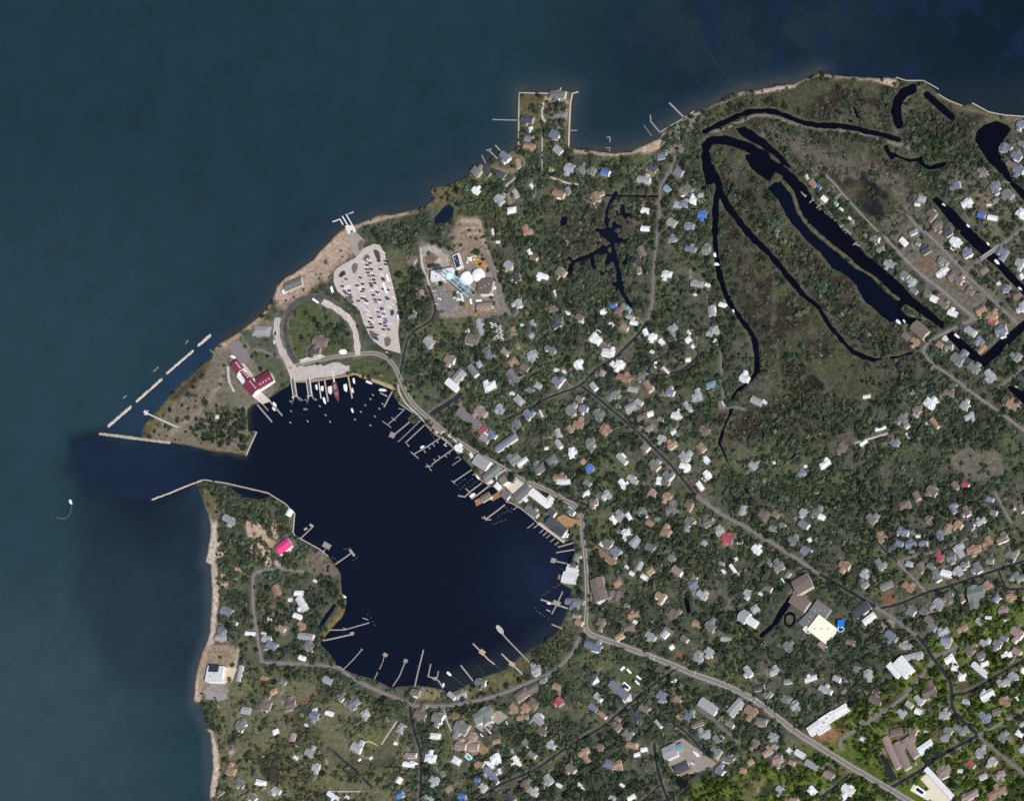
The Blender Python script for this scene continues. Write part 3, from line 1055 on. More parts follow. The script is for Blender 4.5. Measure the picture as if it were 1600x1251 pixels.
# roads: width, surface, centre line
ROADS = [(w, k, pl(s)) for w, k, s in (
 (6, 'g', "462,571 490,564 520,558 550,554 585,552 605,560 618,575 626,594 633,610 645,630 665,649 700,678 736,702 770,722 800,739 820,752 840,759 866,771 884,782 896,788 905,799 910,812 910,838 913,856 916,890 917,940 915,976"),
 (8, 'g', "915,978 922,990 960,1004 1022,1027 1060,1042 1085,1053 1130,1069 1180,1094 1240,1140 1280,1166 1310,1185 1360,1215 1395,1235 1460,1275"),
 (5, 'g', "914,982 905,996 897,1015 880,1035 865,1048 835,1062 800,1077 770,1088 740,1095 700,1102 660,1103 643,1100 620,1090 590,1078 562,1065 545,1055 530,1043 510,1040 470,1037 420,1035 410,1033 405,1010 401,985 396,950 395,910 397,897 410,891 440,889 475,893"),
 (5, 'a', "641,1102 643,1125 650,1150 657,1175 658,1210 656,1275"),
 (4.5, 'a', "725,1255 752,1242 788,1222 832,1204 862,1184 876,1174 904,1156 940,1136 960,1120 980,1102 1020,1070 1048,1050 1060,1044"),
 (3, 'g', "1090,1106 1112,1122 1130,1138 1154,1160"), (4, 'a', "1028,1114 1056,1132 1072,1144 1100,1174"),
 (5, 'a', "1022,1160 1026,1192 1034,1224 1048,1260"), (4, 'a', "1034,1224 1005,1250 990,1265"),
 (4.5, 'g', "1055,245 1045,270 1033,290 1031,310 1030,340 1026,375 1023,400 1021,440 1018,480 1010,505"), (5, 'a', "1010,505 995,525 975,545 960,560"), (4, 'a', "960,560 930,578 906,602 875,614 850,624 826,638 784,658"),
 (4, 'a', "906,602 932,620 960,644 996,674 1026,704 1046,724 1068,750 1088,774"), (5.5, 'g', "1088,774 1126,802 1170,826 1210,850 1250,876 1280,896"), (5.5, 'a', "1280,896 1332,926 1368,948"), (5.5, 'g', "1368,948 1400,968 1432,992"), (6, 'a', "1432,992 1446,1008 1458,1028 1474,1048 1484,1064 1487,1080 1488,1102 1500,1122 1520,1140 1528,1148"), (4.5, 'g', "1528,1148 1560,1175 1590,1200 1630,1240"),
 (5, 'g', "1314,1170 1316,1154 1360,1126 1392,1104 1420,1080 1446,1048 1458,1032"), (5.5, 'a', "1392,1230 1440,1202 1480,1174 1518,1154 1528,1148"), (4, 'g', "1528,1148 1560,1132 1600,1108 1640,1085"),
 (5, 'a', "1488,1084 1510,1082 1540,1066 1570,1048 1640,1008"), (4, 'g', "1460,1026 1480,1018 1506,1002"),
 (4.5, 'a', "1376,950 1408,942 1446,926 1480,916 1528,900 1558,890 1600,876 1640,862"), (3.5, 'g', "1402,878 1418,894 1446,924"), (3, 'g', "1402,878 1430,868 1460,862 1500,846 1526,836"), (3, 'a', "1402,878 1385,862 1370,846"),
 (3.5, 'g', "1554,768 1568,794 1580,816"), (4, 'a', "1560,890 1568,910 1580,920 1640,914"),
 (4.5, 'g', "1526,498 1514,502 1480,518 1452,534 1443,550 1460,570 1492,592 1520,614 1554,638 1600,672 1640,702"), (4, 'g', "1560,606 1600,574 1640,540"),
 (4, 'g', "1420,338 1432,352 1452,368 1472,388 1502,420 1514,434 1526,444 1540,457 1556,474 1590,505"), (4.5, 'g', "1382,370 1404,394 1436,426 1470,452 1500,478 1522,496"), (4.5, 'g', "1508,424 1528,408 1534,403"), (4.5, 'g', "1560,386 1600,356 1640,326"), (3, 'g', "1540,457 1534,470 1520,476"),
 (10, 'a', "673,647 700,630 722,614"), (5, 'g', "762,400 772,425 782,450 788,478 798,492"), (5, 'g', "786,487 765,492 742,498"),
 (4, 'a', "668,445 676,465 680,485 672,502 655,512 640,525 633,545 628,570 624,590"), (4, 'p', "657,387 660,415 668,435 671,446"),
 (1.8, 'p', "847,214 847,266"), (4, 'p', "849,160 847,182 852,190"), (4, 'a', "1034,520 1046,540 1042,552 1022,564 1014,576 1022,586 1060,580 1085,562 1090,548 1070,532 1046,536"),
 (4, 'a', "1280,1246 1300,1232 1328,1208"), (3, 'g', "1124,548 1126,560 1130,632"), (2.5, 'p', "694,1108 702,1135 718,1157"), (4, 'a', "886,776 920,790"),
 (3, 'p', "860,277 890,287 904,288"), (3, 'p', "790,291 805,278"), (2.5, 'g', "1164,640 1148,636 1125,638"), (3, 'p', "1336,692 1390,676"), (2, 'p', "412,1015 425,1013"),
 (12, 'p', "434,496 432,510 433,525 439,545 450,566"), (8, 'e', "455,484 447,500 446,520 452,545 462,568"), (8, 'e', "448,492 458,475 478,465 500,465 520,473"), (11, 'p', "504,471 525,482 545,498 554,515 558,540 559,555"), (3, 'g', "397,546 410,548 430,556 442,560"), (4, 'p', "356,572 358,595 366,612"),
 (1.4, 'c', "596,1162 620,1126"), (1.2, 'c', "517,1236 565,1236"), (1.4, 'c', "567,1160 578,1158 589,1164"), (2.2, 'p', "340,1245 352,1236"),
 (2.5, 'p', "622,600 624,612 634,630 650,645 664,660"),
)]
PAVED = {  # flat paved areas: surface, outline
 'car_park': ('p', pl("522,424 528,418 556,402 568,388 584,381 594,383 600,394 610,430 621,475 624,500 622,520 626,552 600,545 580,530 568,505 562,485 545,470 527,455 521,440")),
 'terminal_pavement': ('p', pl("443,560 458,564 475,573 500,568 505,572 520,566 530,566 540,572 546,570 546,580 520,588 490,590 485,594 455,595 450,580")),
 'station_pavement': ('g', pl("355,541 372,531 392,556 388,566 380,570 366,560")),
 'ramp_pavement': ('d', pl("543,366 556,362 570,376 567,388 556,401 549,390 546,378")),
 'yard_pavement': ('d', pl("1034,1170 1066,1152 1118,1190 1118,1196 1084,1208 1062,1210 1048,1204 1040,1190")),
 'tank_yard_pavement': ('g', pl("672,452 690,450 706,462 712,478 706,486 690,484 684,486 676,470")),
 'motel_pavement': ('d', pl("742,1134 780,1108 794,1120 762,1142 752,1142")),
 'gravel_lot': ('t', pl("870,809 880,803 895,811 906,812 907,821 882,823")),
 'brick_lot': ('t', pl("924,856 934,855 960,876 960,884 950,880")),
 'court_pavement': ('c', pl("1438,1216 1450,1206 1485,1236 1490,1262 1470,1262 1422,1234 1428,1224 1444,1238 1452,1232")),
 'school_pavement': ('a', pl("1374,1180 1380,1176 1398,1208 1402,1216 1392,1222 1384,1204")),
 'shop_pavement': ('c', pl("790,760 808,744 826,754 838,772 806,776")),
 'dark_pavement': ('a', pl("1443,1190 1470,1174 1480,1176 1446,1200")),
}
# ------------------------------------------------------------------ terrain height
land = sdf(COAST, 30)
wat = np.full(land.shape, 30.0)
for p in WATER_POLY: wat = np.minimum(wat, -sdf(p, 30))
for w, p in WATER_LINE: wat = np.minimum(wat, dist_line(smooth_pts(p, 6), 32) - w / 2)
_pm = sdf(pl("868,335 900,325 940,308 990,315 992,372 984,420 992,482 965,478 935,435 893,440 870,395"), 24)
wat = np.where(_pm > 0, np.minimum(wat, np.abs(fbm(PXG, PYG, 34, 131, 3) - .5) * 90 - 2.6 + np.clip(8 - _pm, 0, 8)), wat)
wat = np.maximum(wat, SPIT[0] / 2 - dist_line(SPIT[1], 30))
sea_sdf = -land
shore = np.minimum(land, wat)
PONDMARSH = pl("865,330 900,325 940,310 985,330 990,370 980,420 990,480 960,470 930,430 890,440 868,390")
shore_n = shore + (fbm(PXG, PYG, 9, 5, 3) - 0.5) * (2.2 + 3.2 * np.clip(sdf(PONDMARSH, 24) / 10 + 1, 0, 1) + 2.6 * ((PXG > 1090) & (PYG < 700) & (PXG < 1440)))
hgt = np.clip(shore_n * 0.40, -3.0, 1.25) + np.where(shore_n > 3, (fbm(PXG, PYG, 14, 9, 3) - 0.5) * 0.25, 0)
is_land = shore > 1.0

# ------------------------------------------------------------------ ground cover colours
def C(*c): return np.array(c, float)
n1 = fbm(PXG, PYG, 38, 21); n2 = fbm(PXG, PYG, 12, 22); n3 = fbm(PXG, PYG, 90, 23); n4 = fbm(PXG, PYG, 6, 24, 2)
cov = np.empty(land.shape + (3,)); cov[:] = C(.044, .053, .035)
def mixin(c, m):
    global cov
    cov = cov * (1 - m[..., None]) + np.asarray(c, float) * m[..., None]
mixin(C(.082, .088, .056), sstep(.44, .62, n2) * .75)
mixin(C(.105, .098, .072), sstep(.58, .70, n1) * .5)
mixin(C(.10, .115, .050), sstep(.58, .66, fbm(PXG, PYG, 55, 27)) * .55)
# the marsh between the creek and the marina
MARSH = pl("1100,200 1190,180 1280,200 1420,222 1440,250 1450,300 1400,330 1385,370 1350,350 1300,300 1262,262 1250,300 1330,400 1400,480 1440,520 1430,560 1400,600 1360,640 1300,640 1240,680 1180,700 1130,690 1150,620 1190,585 1185,545 1150,480 1126,420 1120,300")
marsh = np.clip(sdf(MARSH, 24) / 16 + (n2 - .5) * 3.0, 0, 1)
MARSH2 = pl("1085,176 1140,150 1260,125 1400,122 1450,135 1510,170 1560,182 1520,225 1440,250 1405,225 1250,200 1150,186")
marsh2 = np.clip(sdf(MARSH2, 24) / 10, 0, 1)
MARSH3 = pl("1285,255 1300,235 1440,262 1455,310 1430,340 1395,372 1370,360")
marsh3 = np.clip(sdf(MARSH3, 24) / 10, 0, 1)
mall = np.maximum(np.maximum(marsh, marsh2), marsh3)
mixin(C(.060, .060, .037), mall * .92)
mixin(C(.032, .024, .021), mall * sstep(.47, .60, n1) * .9)
mixin(C(.092, .090, .074), mall * sstep(.57, .72, n2) * .6)
mixin(C(.075, .085, .040), mall * sstep(.60, .74, fbm(PXG, PYG, 30, 40)) * .7)
pm = np.clip(sdf(PONDMARSH, 24) / 10, 0, 1)
mixin(C(.055, .045, .036), pm * .8); mixin(C(.09, .09, .06), pm * sstep(.5, .7, n2) * .7)
SOUTHEAST = pl("1060,1260 1075,1225 1160,1195 1190,1180 1240,1185 1300,1110 1380,1070 1440,1000 1500,960 1560,930 1620,905 2100,900 2100,1700 1040,1700")
se = np.clip(sdf(SOUTHEAST, 24) / 8, 0, 1)
mixin(C(.035, .042, .014), se * .85); mixin(C(.105, .142, .028), se * sstep(.42, .58, n2) * .9); mixin(C(.26, .22, .17), se * sstep(.66, .74, fbm(PXG, PYG, 22, 29)) * .6); mixin(C(.12, .085, .045), se * sstep(.66, .76, n1) * .6)
SW = pl("330,1040 420,1040 640,1110 650,1260 330,1260")
sw = np.clip(sdf(SW, 24) / 10, 0, 1)
mixin(C(.128, .124, .070), sw * sstep(.38, .56, n1) * .85)
def poly(s, c, edge=2.0, a=1.0, nz=0.0):
    m = np.clip(sdf(pl(s), 24) / edge + .5 + (n2 - .5) * nz, 0, 1) * a; mixin(C(*c), m)
def stroke(w, s, c, edge=2.0, a=1.0, nz=0.0):
    m = np.clip((w / 2 - dist_line(pl(s), w / 2 + 12)) / edge + .5 + (n2 - .5) * nz, 0, 1) * a; mixin(C(*c), m)
SAND = (.36, .27, .20); PALE = (.40, .33, .27); TAN = (.25, .185, .13); OLIVE = (.115, .088, .038); GRASS = (.070, .084, .040); DIRT = (.20, .165, .135)
# western point
poly("228,668 262,625 300,588 345,535 400,500 440,500 450,590 420,622 388,640 395,705 330,704 240,688", (.150, .130, .098), 4)
stroke(16, "230,672 245,652 268,625 300,596 322,570", OLIVE, 5, .8, 1); stroke(9, "272,622 295,602 318,580", (.045, .032, .028), 5, .85, 1)
stroke(7, "262,682 285,664 310,645 330,622 345,600 350,575", (.24, .19, .14), 4, .8); stroke(5, "310,655 330,648 350,655 372,648 385,640", (.26, .19, .145), 3, .9)
stroke(20, "350,620 365,635 355,650", (.11, .115, .075), 8, .8); stroke(8, "240,690 300,698 360,706 384,706", (.155, .12, .062), 4, .8)
stroke(18, "345,540 375,518 405,496", (.30, .21, .15), 7, .8, 1.2)
for s_ in ("345,538 385,508 412,484 428,462 445,442 470,425 500,402 520,382 545,360",): stroke(13, s_, (.40, .275, .19), 4, 1, 1.5)
stroke(30, "440,465 470,446 500,425 525,400 545,380", (.35, .255, .20), 10, .9, 1.6); stroke(12, "500,412 525,398 548,382", SAND, 6, .8, 1)
stroke(7, "545,358 575,348 610,338 650,331", (.34, .25, .18), 3, .9, 1); stroke(8, "640,333 660,325 678,312 676,298 700,292 725,282", OLIVE, 6, .95, 1.2); stroke(22, "655,322 685,308 712,294", (.15, .115, .055), 8, .85, 1); stroke(14, "705,335 712,322 716,345", (.10, .10, .05), 6, .8)
stroke(6, "893,236 930,239 960,242 990,238 1015,228 1030,222", SAND, 3, 1, .8); stroke(14, "1008,233 1026,228 1040,215", (.40, .29, .22), 5, .9, .5)
poly("812,148 890,148 886,230 812,232", (.105, .098, .056), 2); poly("815,150 850,150 846,180 815,182", (.095, .080, .038), 4); stroke(8, "855,155 880,156 886,160", (.33, .25, .19), 3)
stroke(10, "800,240 815,245 820,260 805,268 785,268 772,262", (.20, .15, .105), 6, .8, 1); stroke(9, "1060,198 1085,182 1096,180", (.31, .245, .195), 4); poly("1030,215 1058,195 1082,182 1090,195 1072,215 1070,240 1045,240", (.20, .165, .14), 4, .9)
stroke(8, "1182,144 1215,138 1240,134", (.42, .33, .26), 3, 1, .6); stroke(4, "1100,172 1130,160 1160,146 1190,142", (.25, .195, .14), 3, .9, .8); stroke(4, "1240,133 1280,118 1330,122 1400,128", (.28, .215, .15), 3, 1, 1); stroke(12, "1385,126 1398,131", (.42, .33, .26), 4, 1, .6); stroke(5, "1370,126 1385,130", SAND, 3)
stroke(5, "1464,150 1480,158 1505,168 1560,184 1600,188", (.14, .115, .06), 5, .9)
for w_, s_ in ((13, '1362,288 1372,300 1384,306'), (9, '1350,276 1356,284'), (12, '1352,322 1362,332'), (16, '1368,318 1376,340'), (14, '1296,452 1306,466'), (10, '1240,478 1254,488'), (9, '1276,470 1284,480'), (12, '1262,345 1266,352'), (14, '1200,300 1206,312'), (12, '1170,300 1176,312'), (16, '1270,594 1280,604'), (9, '1322,512 1328,520'), (12, '1140,290 1142,300')): stroke(w_, s_, (.014, .014, .017), 4, .9, 2)
stroke(26, '1200,205 1250,225 1300,255 1350,262 1400,280 1420,320', (.125, .108, .095), 14, .7, 2.5)
stroke(14, '1218,300 1236,330 1262,375 1300,415', (.10, .092, .045), 8, .7, 1)
stroke(5, "1100,208 1130,203 1180,181 1200,181 1250,196 1290,202 1340,207 1390,222 1430,233", (.185, .165, .135), 2.5); stroke(4, "1442,132 1425,146 1412,160 1409,170 1415,178", (.165, .15, .115), 2)
stroke(SPIT[0] + 1, " ".join("%g,%g" % p for p in SPIT[1]), (.095, .092, .045), 2); poly("1406,480 1416,476 1452,502 1440,506", (.13, .12, .07), 2)
poly("1380,345 1420,320 1470,360 1545,430 1600,420 1640,480 1600,520 1530,505 1470,470 1400,390", (.15, .13, .10), 10, .6, 2.5); poly("1480,250 1560,270 1620,330 1620,420 1570,400 1500,330", (.14, .12, .09), 10, .5, 2.5)
# the loop and its lawns
poly("456,492 470,476 500,470 525,484 545,503 552,520 554,552 520,556 470,563 458,540", GRASS, 3); poly("500,478 530,490 546,512 535,530 510,510", (.10, .105, .062), 8, .7)
poly("545,566 565,558 590,558 606,567 616,582 620,600 612,606 570,590 546,585", GRASS, 3); poly("392,552 412,550 440,562 452,592 430,606 418,580 400,568", (.080, .095, .055), 3); poly("372,516 425,516 436,560 395,545", (.075, .085, .062), 4)
stroke(3, "520,470 545,482 561,503 566,530 572,548 600,552", (.07, .085, .045), 1.5); poly("600,392 625,390 640,430 640,470 625,470 612,430", (.10, .108, .058), 6, .8)
stroke(6, "552,586 580,594 614,606", (.40, .27, .18), 2); stroke(5, "456,594 490,594 540,586", (.26, .20, .15), 2)
# tank yard
poly("655,378 690,385 712,395 765,400 792,478 790,492 690,498 680,470 664,440", (.205, .175, .145), 5); poly("718,340 748,340 756,372 768,408 740,412 712,395 702,370", (.22, .165, .125), 5, 1, .8)
stroke(6, "722,346 746,346", (.40, .31, .24), 3, .8); stroke(4, "724,358 748,356", (.38, .29, .23), 3, .8); stroke(4, "732,366 752,364 756,380", (.38, .30, .24), 3, .8); stroke(4, "750,345 756,372 768,408 785,440", (.33, .26, .20), 2, .9)
poly("656,386 680,384 700,402 704,418 672,424 662,416", (.36, .30, .26), 3); poly("663,402 675,394 686,402 676,416 666,418", (.16, .125, .09), 2); stroke(14, "742,405 755,415 752,425", (.36, .20, .08), 5, .8)
stroke(10, "690,455 700,470 712,480", (.30, .25, .22), 6); stroke(8, "680,452 684,470 690,485", (.035, .035, .045), 3, .8)
poly("762,336 790,338 788,362 768,358", (.19, .11, .085), 6, .7); poly("985,308 1028,314 1030,325 1000,326", (.20, .11, .075), 6, .6); stroke(8, "990,340 996,355", (.17, .10, .075), 5, .6)
stroke(10, "902,800 908,806", (.2, .15, .1), 5); poly("790,760 800,745 830,758 838,772 810,778", (.36, .30, .25), 3)
# southern shore and point
stroke(15, "322,796 332,820 333,850 330,872 324,884", (.44, .365, .30), 5); stroke(12, "333,884 337,920 334,960 331,1000", (.43, .34, .27), 4); stroke(11, "327,1005 319,1030 312,1060 309,1090", (.44, .33, .25), 4); stroke(12, "328,1146 336,1175 338,1205 331,1240", (.44, .345, .27), 4)
for s_ in ("388,818 393,842 397,866", "398,826 412,832 420,842", "404,850 414,858 412,868", "400,822 415,818 425,825 414,840 422,850 418,864 420,882", "405,835 398,848", "426,818 432,838", "345,850 352,862 340,868", "346,900 360,905 350,915", "372,892 384,888 386,898", "412,845 426,848", "434,880 440,888"): stroke(8, s_, (.43, .315, .225), 3, .95, 1.2)
poly("320,1006 365,1008 374,1020 366,1060 345,1085 310,1085 310,1045", (.26, .195, .135), 4, .9, .8); poly("320,1070 350,1066 358,1080 350,1094 322,1092", (.24, .21, .19), 2); stroke(6, "372,1015 368,1040", (.36, .29, .22), 3)
poly("476,868 500,858 520,880 532,900 510,905 480,890", (.155, .125, .10), 6, .8, 1); poly("408,942 430,944 432,972 408,970", (.15, .11, .085), 3, .9); stroke(12, "535,930 536,955 522,975 506,992", (.145, .115, .052), 4); poly("310,760 330,765 345,800 335,820 318,785", (.12, .105, .06), 5)
poly("470,1115 545,1190 560,1160 620,1120 640,1130 630,1170 570,1210 500,1190", (.085, .085, .048), 10, .8, 1); poly("568,1150 600,1145 592,1165 560,1180", (.125, .115, .045), 5, .9); poly("452,1120 466,1108 480,1140 478,1156 462,1152", (.075, .055, .04), 3, .9); poly("470,1087 495,1086 494,1098 468,1100", (.16, .09, .06), 2, .9); poly("400,1180 440,1170 450,1200 440,1240 410,1210", (.038, .035, .028), 6, .9, 1); stroke(20, "445,1195 470,1215 490,1240", (.11, .09, .05), 8, .8, 1)
poly("700,1116 722,1114 740,1140 750,1160 768,1172 748,1185 724,1162 712,1158", (.27, .165, .09), 4, .9, .6); poly("660,1072 690,1072 700,1092 645,1094", (.20, .165, .09), 4, .9, 1); poly("706,1082 730,1066 760,1056 800,1050 822,1060 780,1078 720,1094", (.115, .105, .05), 4, .9, .6)
stroke(18, "905,1000 880,985 850,1020 810,1040", (.10, .085, .045), 8, .8, 1); stroke(22, "880,1000 865,1015 845,1030", (.085, .075, .035), 8, .7)
poly("955,1040 990,1040 1010,1070 985,1085 960,1060", (.075, .088, .045), 4, .9); stroke(14, "1064,1026 1074,1036", (.18, .10, .065), 5, .9); poly("1108,1066 1150,1080 1160,1110 1128,1100", (.06, .075, .042), 6, .8)
stroke(4, "1018,1030 1078,1054 1128,1074 1178,1098 1238,1144 1300,1184", (.2, .165, .14), 3, .6); poly("1250,1160 1290,1136 1325,1140 1300,1160 1270,1150", (.24, .12, .07), 4, .8); poly("1300,1180 1330,1168 1390,1215 1392,1226 1340,1205", (.075, .10, .022), 4, .9); poly("1400,1228 1420,1218 1448,1246 1440,1262 1410,1250", (.085, .115, .022), 3, 1)
poly("1375,935 1395,922 1404,938 1385,948", (.165, .085, .055), 4, .9); poly("1478,720 1510,695 1560,705 1570,740 1535,755 1500,745", (.14, .125, .095), 8, .8, 1.4); stroke(20, "1075,860 1085,875 1100,885", (.13, .095, .06), 10, .7, 1); poly("1430,405 1455,400 1462,425 1440,430", (.155, .105, .075), 5, .9); poly("1520,300 1545,300 1560,320 1535,325", (.17, .125, .095), 5, .8); poly("1365,975 1400,965 1396,985 1372,1000", (.26, .215, .175), 4, .9)
poly("1050,1213 1090,1206 1064,1236", (.012, .012, .014), 1.5); stroke(10, "1310,665 1325,690", (.10, .06, .045), 6, .6); poly("1120,640 1145,640 1140,700 1125,690", (.10, .07, .05), 6, .7)
pebble = sstep(0.2, 2.2, shore_n)
mixin(C(.075, .070, .048), (1 - pebble) * (shore_n > -3) * .8)

# yard tracks and pale earth round the houses are added once the houses are known
GROUND_LATE = []
# ------------------------------------------------------------------ labels that point to one thing: counted outwards from things one can find
ANCHORS = [(n, float(x), float(y)) for n, x, y in (l.split('@') for l in """pink-roofed house@444@852
red-roofed waterfront station@398@588
boat ramp@548@352
big car park@585@470
looping road's lawn@497@510
blue-legged water tower@722@446
twin white tanks@738@432
square walled point@850@190
bright blue shore roof@945@269
fork of the creek@1123@298
canal road bridge@1546@395
round lake@1552@214
tail of the marina channel@1425@490
elbow of the eastern basin@1538@562
crimson-roofed house@1137@840
large cream flat roof@1282@982
blue slide frame@1315@972
white church-like hall@1168@967
road fork east of the harbour@915@985
oval pier head@781@983
blue courtyard motel@968@1074
tank yard with pale gravel@1078@1182
long white bent building@1464@1220
long twin school roofs@1402@1176
white stepped hall@1412@1042
dark crossroads@1526@1148
grey-green motel@754@1116
dark brown hotel@936@924
big white quay house@891@903
long blue-fronted shop@790@691
boatyard of white hulls@775@516
white right-angled house@709@594
white ring dock@702@688
marsh boardwalk@1345@330
southern harbour road junction@641@1102
dark round inland pond@694@334
maze of inland ponds@955@355
southern end of the creek@1142@640
small red eastern roof@1508@757
long straight ditch@535@1186
beach house with black panel@334@1052
pond by the southern jetty@390@768
bend of the marsh ditch@1362@560
brown timber deck@782@775
slate-roofed waterfront hotel@872@823
white long hall@846@781
creek and canal footbridge@1030@307
yellow machine yard@758@482
maroon ship@526@612
tower lot@1436@515
courtyard pool house@1116@1110
white flat long shop@1292@1130
maroon-roofed barn@1474@1204
turquoise-roofed house@1042@296
white L-shaped house@847@431
eastern woodland clearing@1520@725
orange-roofed eastern house@1543@914
tan long roof@948@868""".split('\n'))]
DIRS = ['east', 'northeast', 'north', 'northwest', 'west', 'southwest', 'south', 'southeast']
ORD = ['nearest', 'second nearest', 'third nearest', 'fourth nearest', 'fifth nearest', 'sixth nearest', 'seventh nearest', 'eighth nearest', 'ninth nearest', 'tenth nearest'] + ['%dth nearest' % k for k in range(11, 200)]
QUEUE = {}
def later(o, desc, px, py): QUEUE.setdefault(desc, []).append((o, px, py))
def octant(dx, dy): return int(round(math.degrees(math.atan2(-dy, dx)) / 45.0)) % 8
def label_all():
    ax = np.array([a[1] for a in ANCHORS]); ay = np.array([a[2] for a in ANCHORS])
    for desc, items in QUEUE.items():
        X = np.array([i[1] for i in items]); Y = np.array([i[2] for i in items])
        if len(items) == 1 and len(desc.split()) >= 5:
            items[0][0]['label'] = desc; continue
        for o, px, py in items:
            da = np.hypot(ax - px, ay - py)
            best = None
            for k in np.argsort(da)[:7]:
                if da[k] < 8: continue
                od = octant(px - ax[k], py - ay[k])
                dd = np.hypot(X - ax[k], Y - ay[k])
                oc = (np.round(np.degrees(np.arctan2(-(Y - ay[k]), X - ax[k])) / 45.0).astype(int)) % 8
                rank = int(((oc == od) & (dd < da[k] - 1e-6)).sum())
                key = (rank, da[k])
                if best is None or key < best[0]: best = (key, k, od)
            if best is None: o['label'] = desc; continue
            (rank, _), k, od = best
            o['label'] = '%s, %s %s of the %s' % (desc, ORD[rank], DIRS[od], ANCHORS[k][0])

# ------------------------------------------------------------------ houses
RC = {'w': ('white', (.62, .62, .61)), 'l': ('light grey', (.275, .278, .275)), 'g': ('grey', (.142, .138, .132)), 'd': ('slate', (.060, .061, .070)), 'b': ('blue-grey', (.145, .158, .195)),
      'u': ('bright blue', (.06, .13, .34)), 't': ('tan', (.25, .162, .108)), 'n': ('brown', (.145, .112, .098)), 'o': ('olive-brown', (.15, .132, .095)), 'r': ('red', (.27, .065, .07)),
      'c': ('pale turquoise', (.15, .26, .29)), 'm': ('grey-green', (.145, .160, .145)), 'p': ('pinkish', (.235, .172, .152)), 'k': ('black', (.02, .025, .05))}
def roof_mat(c): return mat('roof_' + RC[c][0].replace(' ', '_').replace('-', '_'), RC[c][1], 0.75, 0.2, 2.5, 0, 0.25, 0.9)
WALLS = [mat('wall_white', (.72, .71, .69), .8, .08, 3), mat('wall_cream', (.52, .48, .39), .8, .1, 3), mat('wall_grey', (.32, .32, .32), .8, .1, 3), mat('wall_cedar', (.26, .20, .15), .85, .15, 2), mat('wall_blue', (.28, .33, .39), .8, .1, 3)]
WHITE = mat('white_paint', (.78, .78, .76), .6, .05, 2); GLASS = mat('window_glass', (.02, .03, .045), .12, .05, 2, 0, .5)
WOOD = mat('weathered_wood', (.30, .27, .24), .9, .2, 1.5, 0, .2, 2.0); TANWOOD = mat('tan_wood', (.40, .30, .21), .9, .2, 1.5, 0, .2, 2.0); BROWNWOOD = mat('brown_wood', (.30, .155, .085), .9, .2, 1.5, 0, .2, 2.0)
CONC = mat('concrete', (.42, .39, .35), .9, .15, 4); DARKMETAL = mat('dark_metal', (.10, .10, .11), .6, .1, 2)
def spin(cx, cy, rot):
    return (lambda x, y, z: (cx - y, cy + x, z)) if rot else (lambda x, y, z: (cx + x, cy + y, z))
def block(wm, rm, cx, cy, L, W, h, rise, hip, rot=False, wi=0, ri=0, z0=-1.0, ov=0.45):
    T = spin(cx, cy, rot); a, b = L / 2, W / 2
    if hip or rise <= 0:
        vs = [T(x, y, z) for z in (z0, h) for x, y in ((-a, -b), (a, -b), (a, b), (-a, b))]
        wm.add(vs, [(0, 1, 5, 4), (1, 2, 6, 5), (2, 3, 7, 6), (3, 0, 4, 7), (4, 5, 6, 7)], wi)
    else:
        q = [(-b, z0), (b, z0), (b, h), (0, h + rise - .18), (-b, h)]
        vs = [T(x, y, z) for x in (-a, a) for y, z in q]
        wm.add(vs, [(4, 3, 2, 1, 0), (5, 6, 7, 8, 9)] + [(i, (i + 1) % 5, 5 + (i + 1) % 5, 5 + i) for i in range(5)], wi)
    if rise <= 0:   # flat roof with a parapet
        o = .15
        vs = [T(x, y, z) for z in (h + .03, h + .65) for x, y in ((-a - o, -b - o), (a + o, -b - o), (a + o, b + o), (-a - o, b + o))]
        i_ = .35
        vs += [T(x, y, z) for z in (h + .65, h + .25) for x, y in ((-a + i_, -b + i_), (a - i_, -b + i_), (a - i_, b - i_), (-a + i_, b - i_))]
        fs = [(0, 1, 5, 4), (1, 2, 6, 5), (2, 3, 7, 6), (3, 0, 4, 7)]
        fs += [(4 + k, 4 + (k + 1) % 4, 8 + (k + 1) % 4, 8 + k) for k in range(4)] + [(8 + k, 8 + (k + 1) % 4, 12 + (k + 1) % 4, 12 + k) for k in range(4)] + [(12, 13, 14, 15)]
        rm.add(vs, fs, ri); return
    sl = rise / b; e = b + ov; ze = h - ov * sl + .1; zr = h + rise + .1
    A = a + ov
    if hip:
        r = max(0.1, a - b * .9)
        vs = [T(x, y, z) for x, y, z in ((-A, -e, ze), (A, -e, ze), (A, e, ze), (-A, e, ze), (-r, 0, zr), (r, 0, zr))]
        vs += [T(x, y, ze - .25) for x, y in ((-A, -e), (A, -e), (A, e), (-A, e))]
        rm.add(vs, [(0, 1, 5, 4), (1, 2, 5), (2, 3, 4, 5), (3, 0, 4), (6, 7, 1, 0), (7, 8, 2, 1), (8, 9, 3, 2), (9, 6, 0, 3), (9, 8, 7, 6)], ri)
    else:
        q = [(-e, ze - .22), (0, zr - .22), (e, ze - .22), (e, ze), (0, zr), (-e, ze)]
        vs = [T(x, y, z) for x in (-A, A) for y, z in q]
        rm.add(vs, [(5, 4, 1, 0), (4, 3, 2, 1), (6, 7, 10, 11), (7, 8, 9, 10)] + [(i, 6 + i, 6 + (i + 1) % 6, (i + 1) % 6) for i in range(6)], ri)
_wnd = MB(); _wnd.box(-.55, -.06, -.7, .55, .06, .7); WIN_ME = _wnd.mesh('window', [GLASS])
_door = MB(); _door.box(-.5, -.05, 0, .5, .05, 2.1); DOOR_ME = _door.mesh('door', [DARKMETAL])
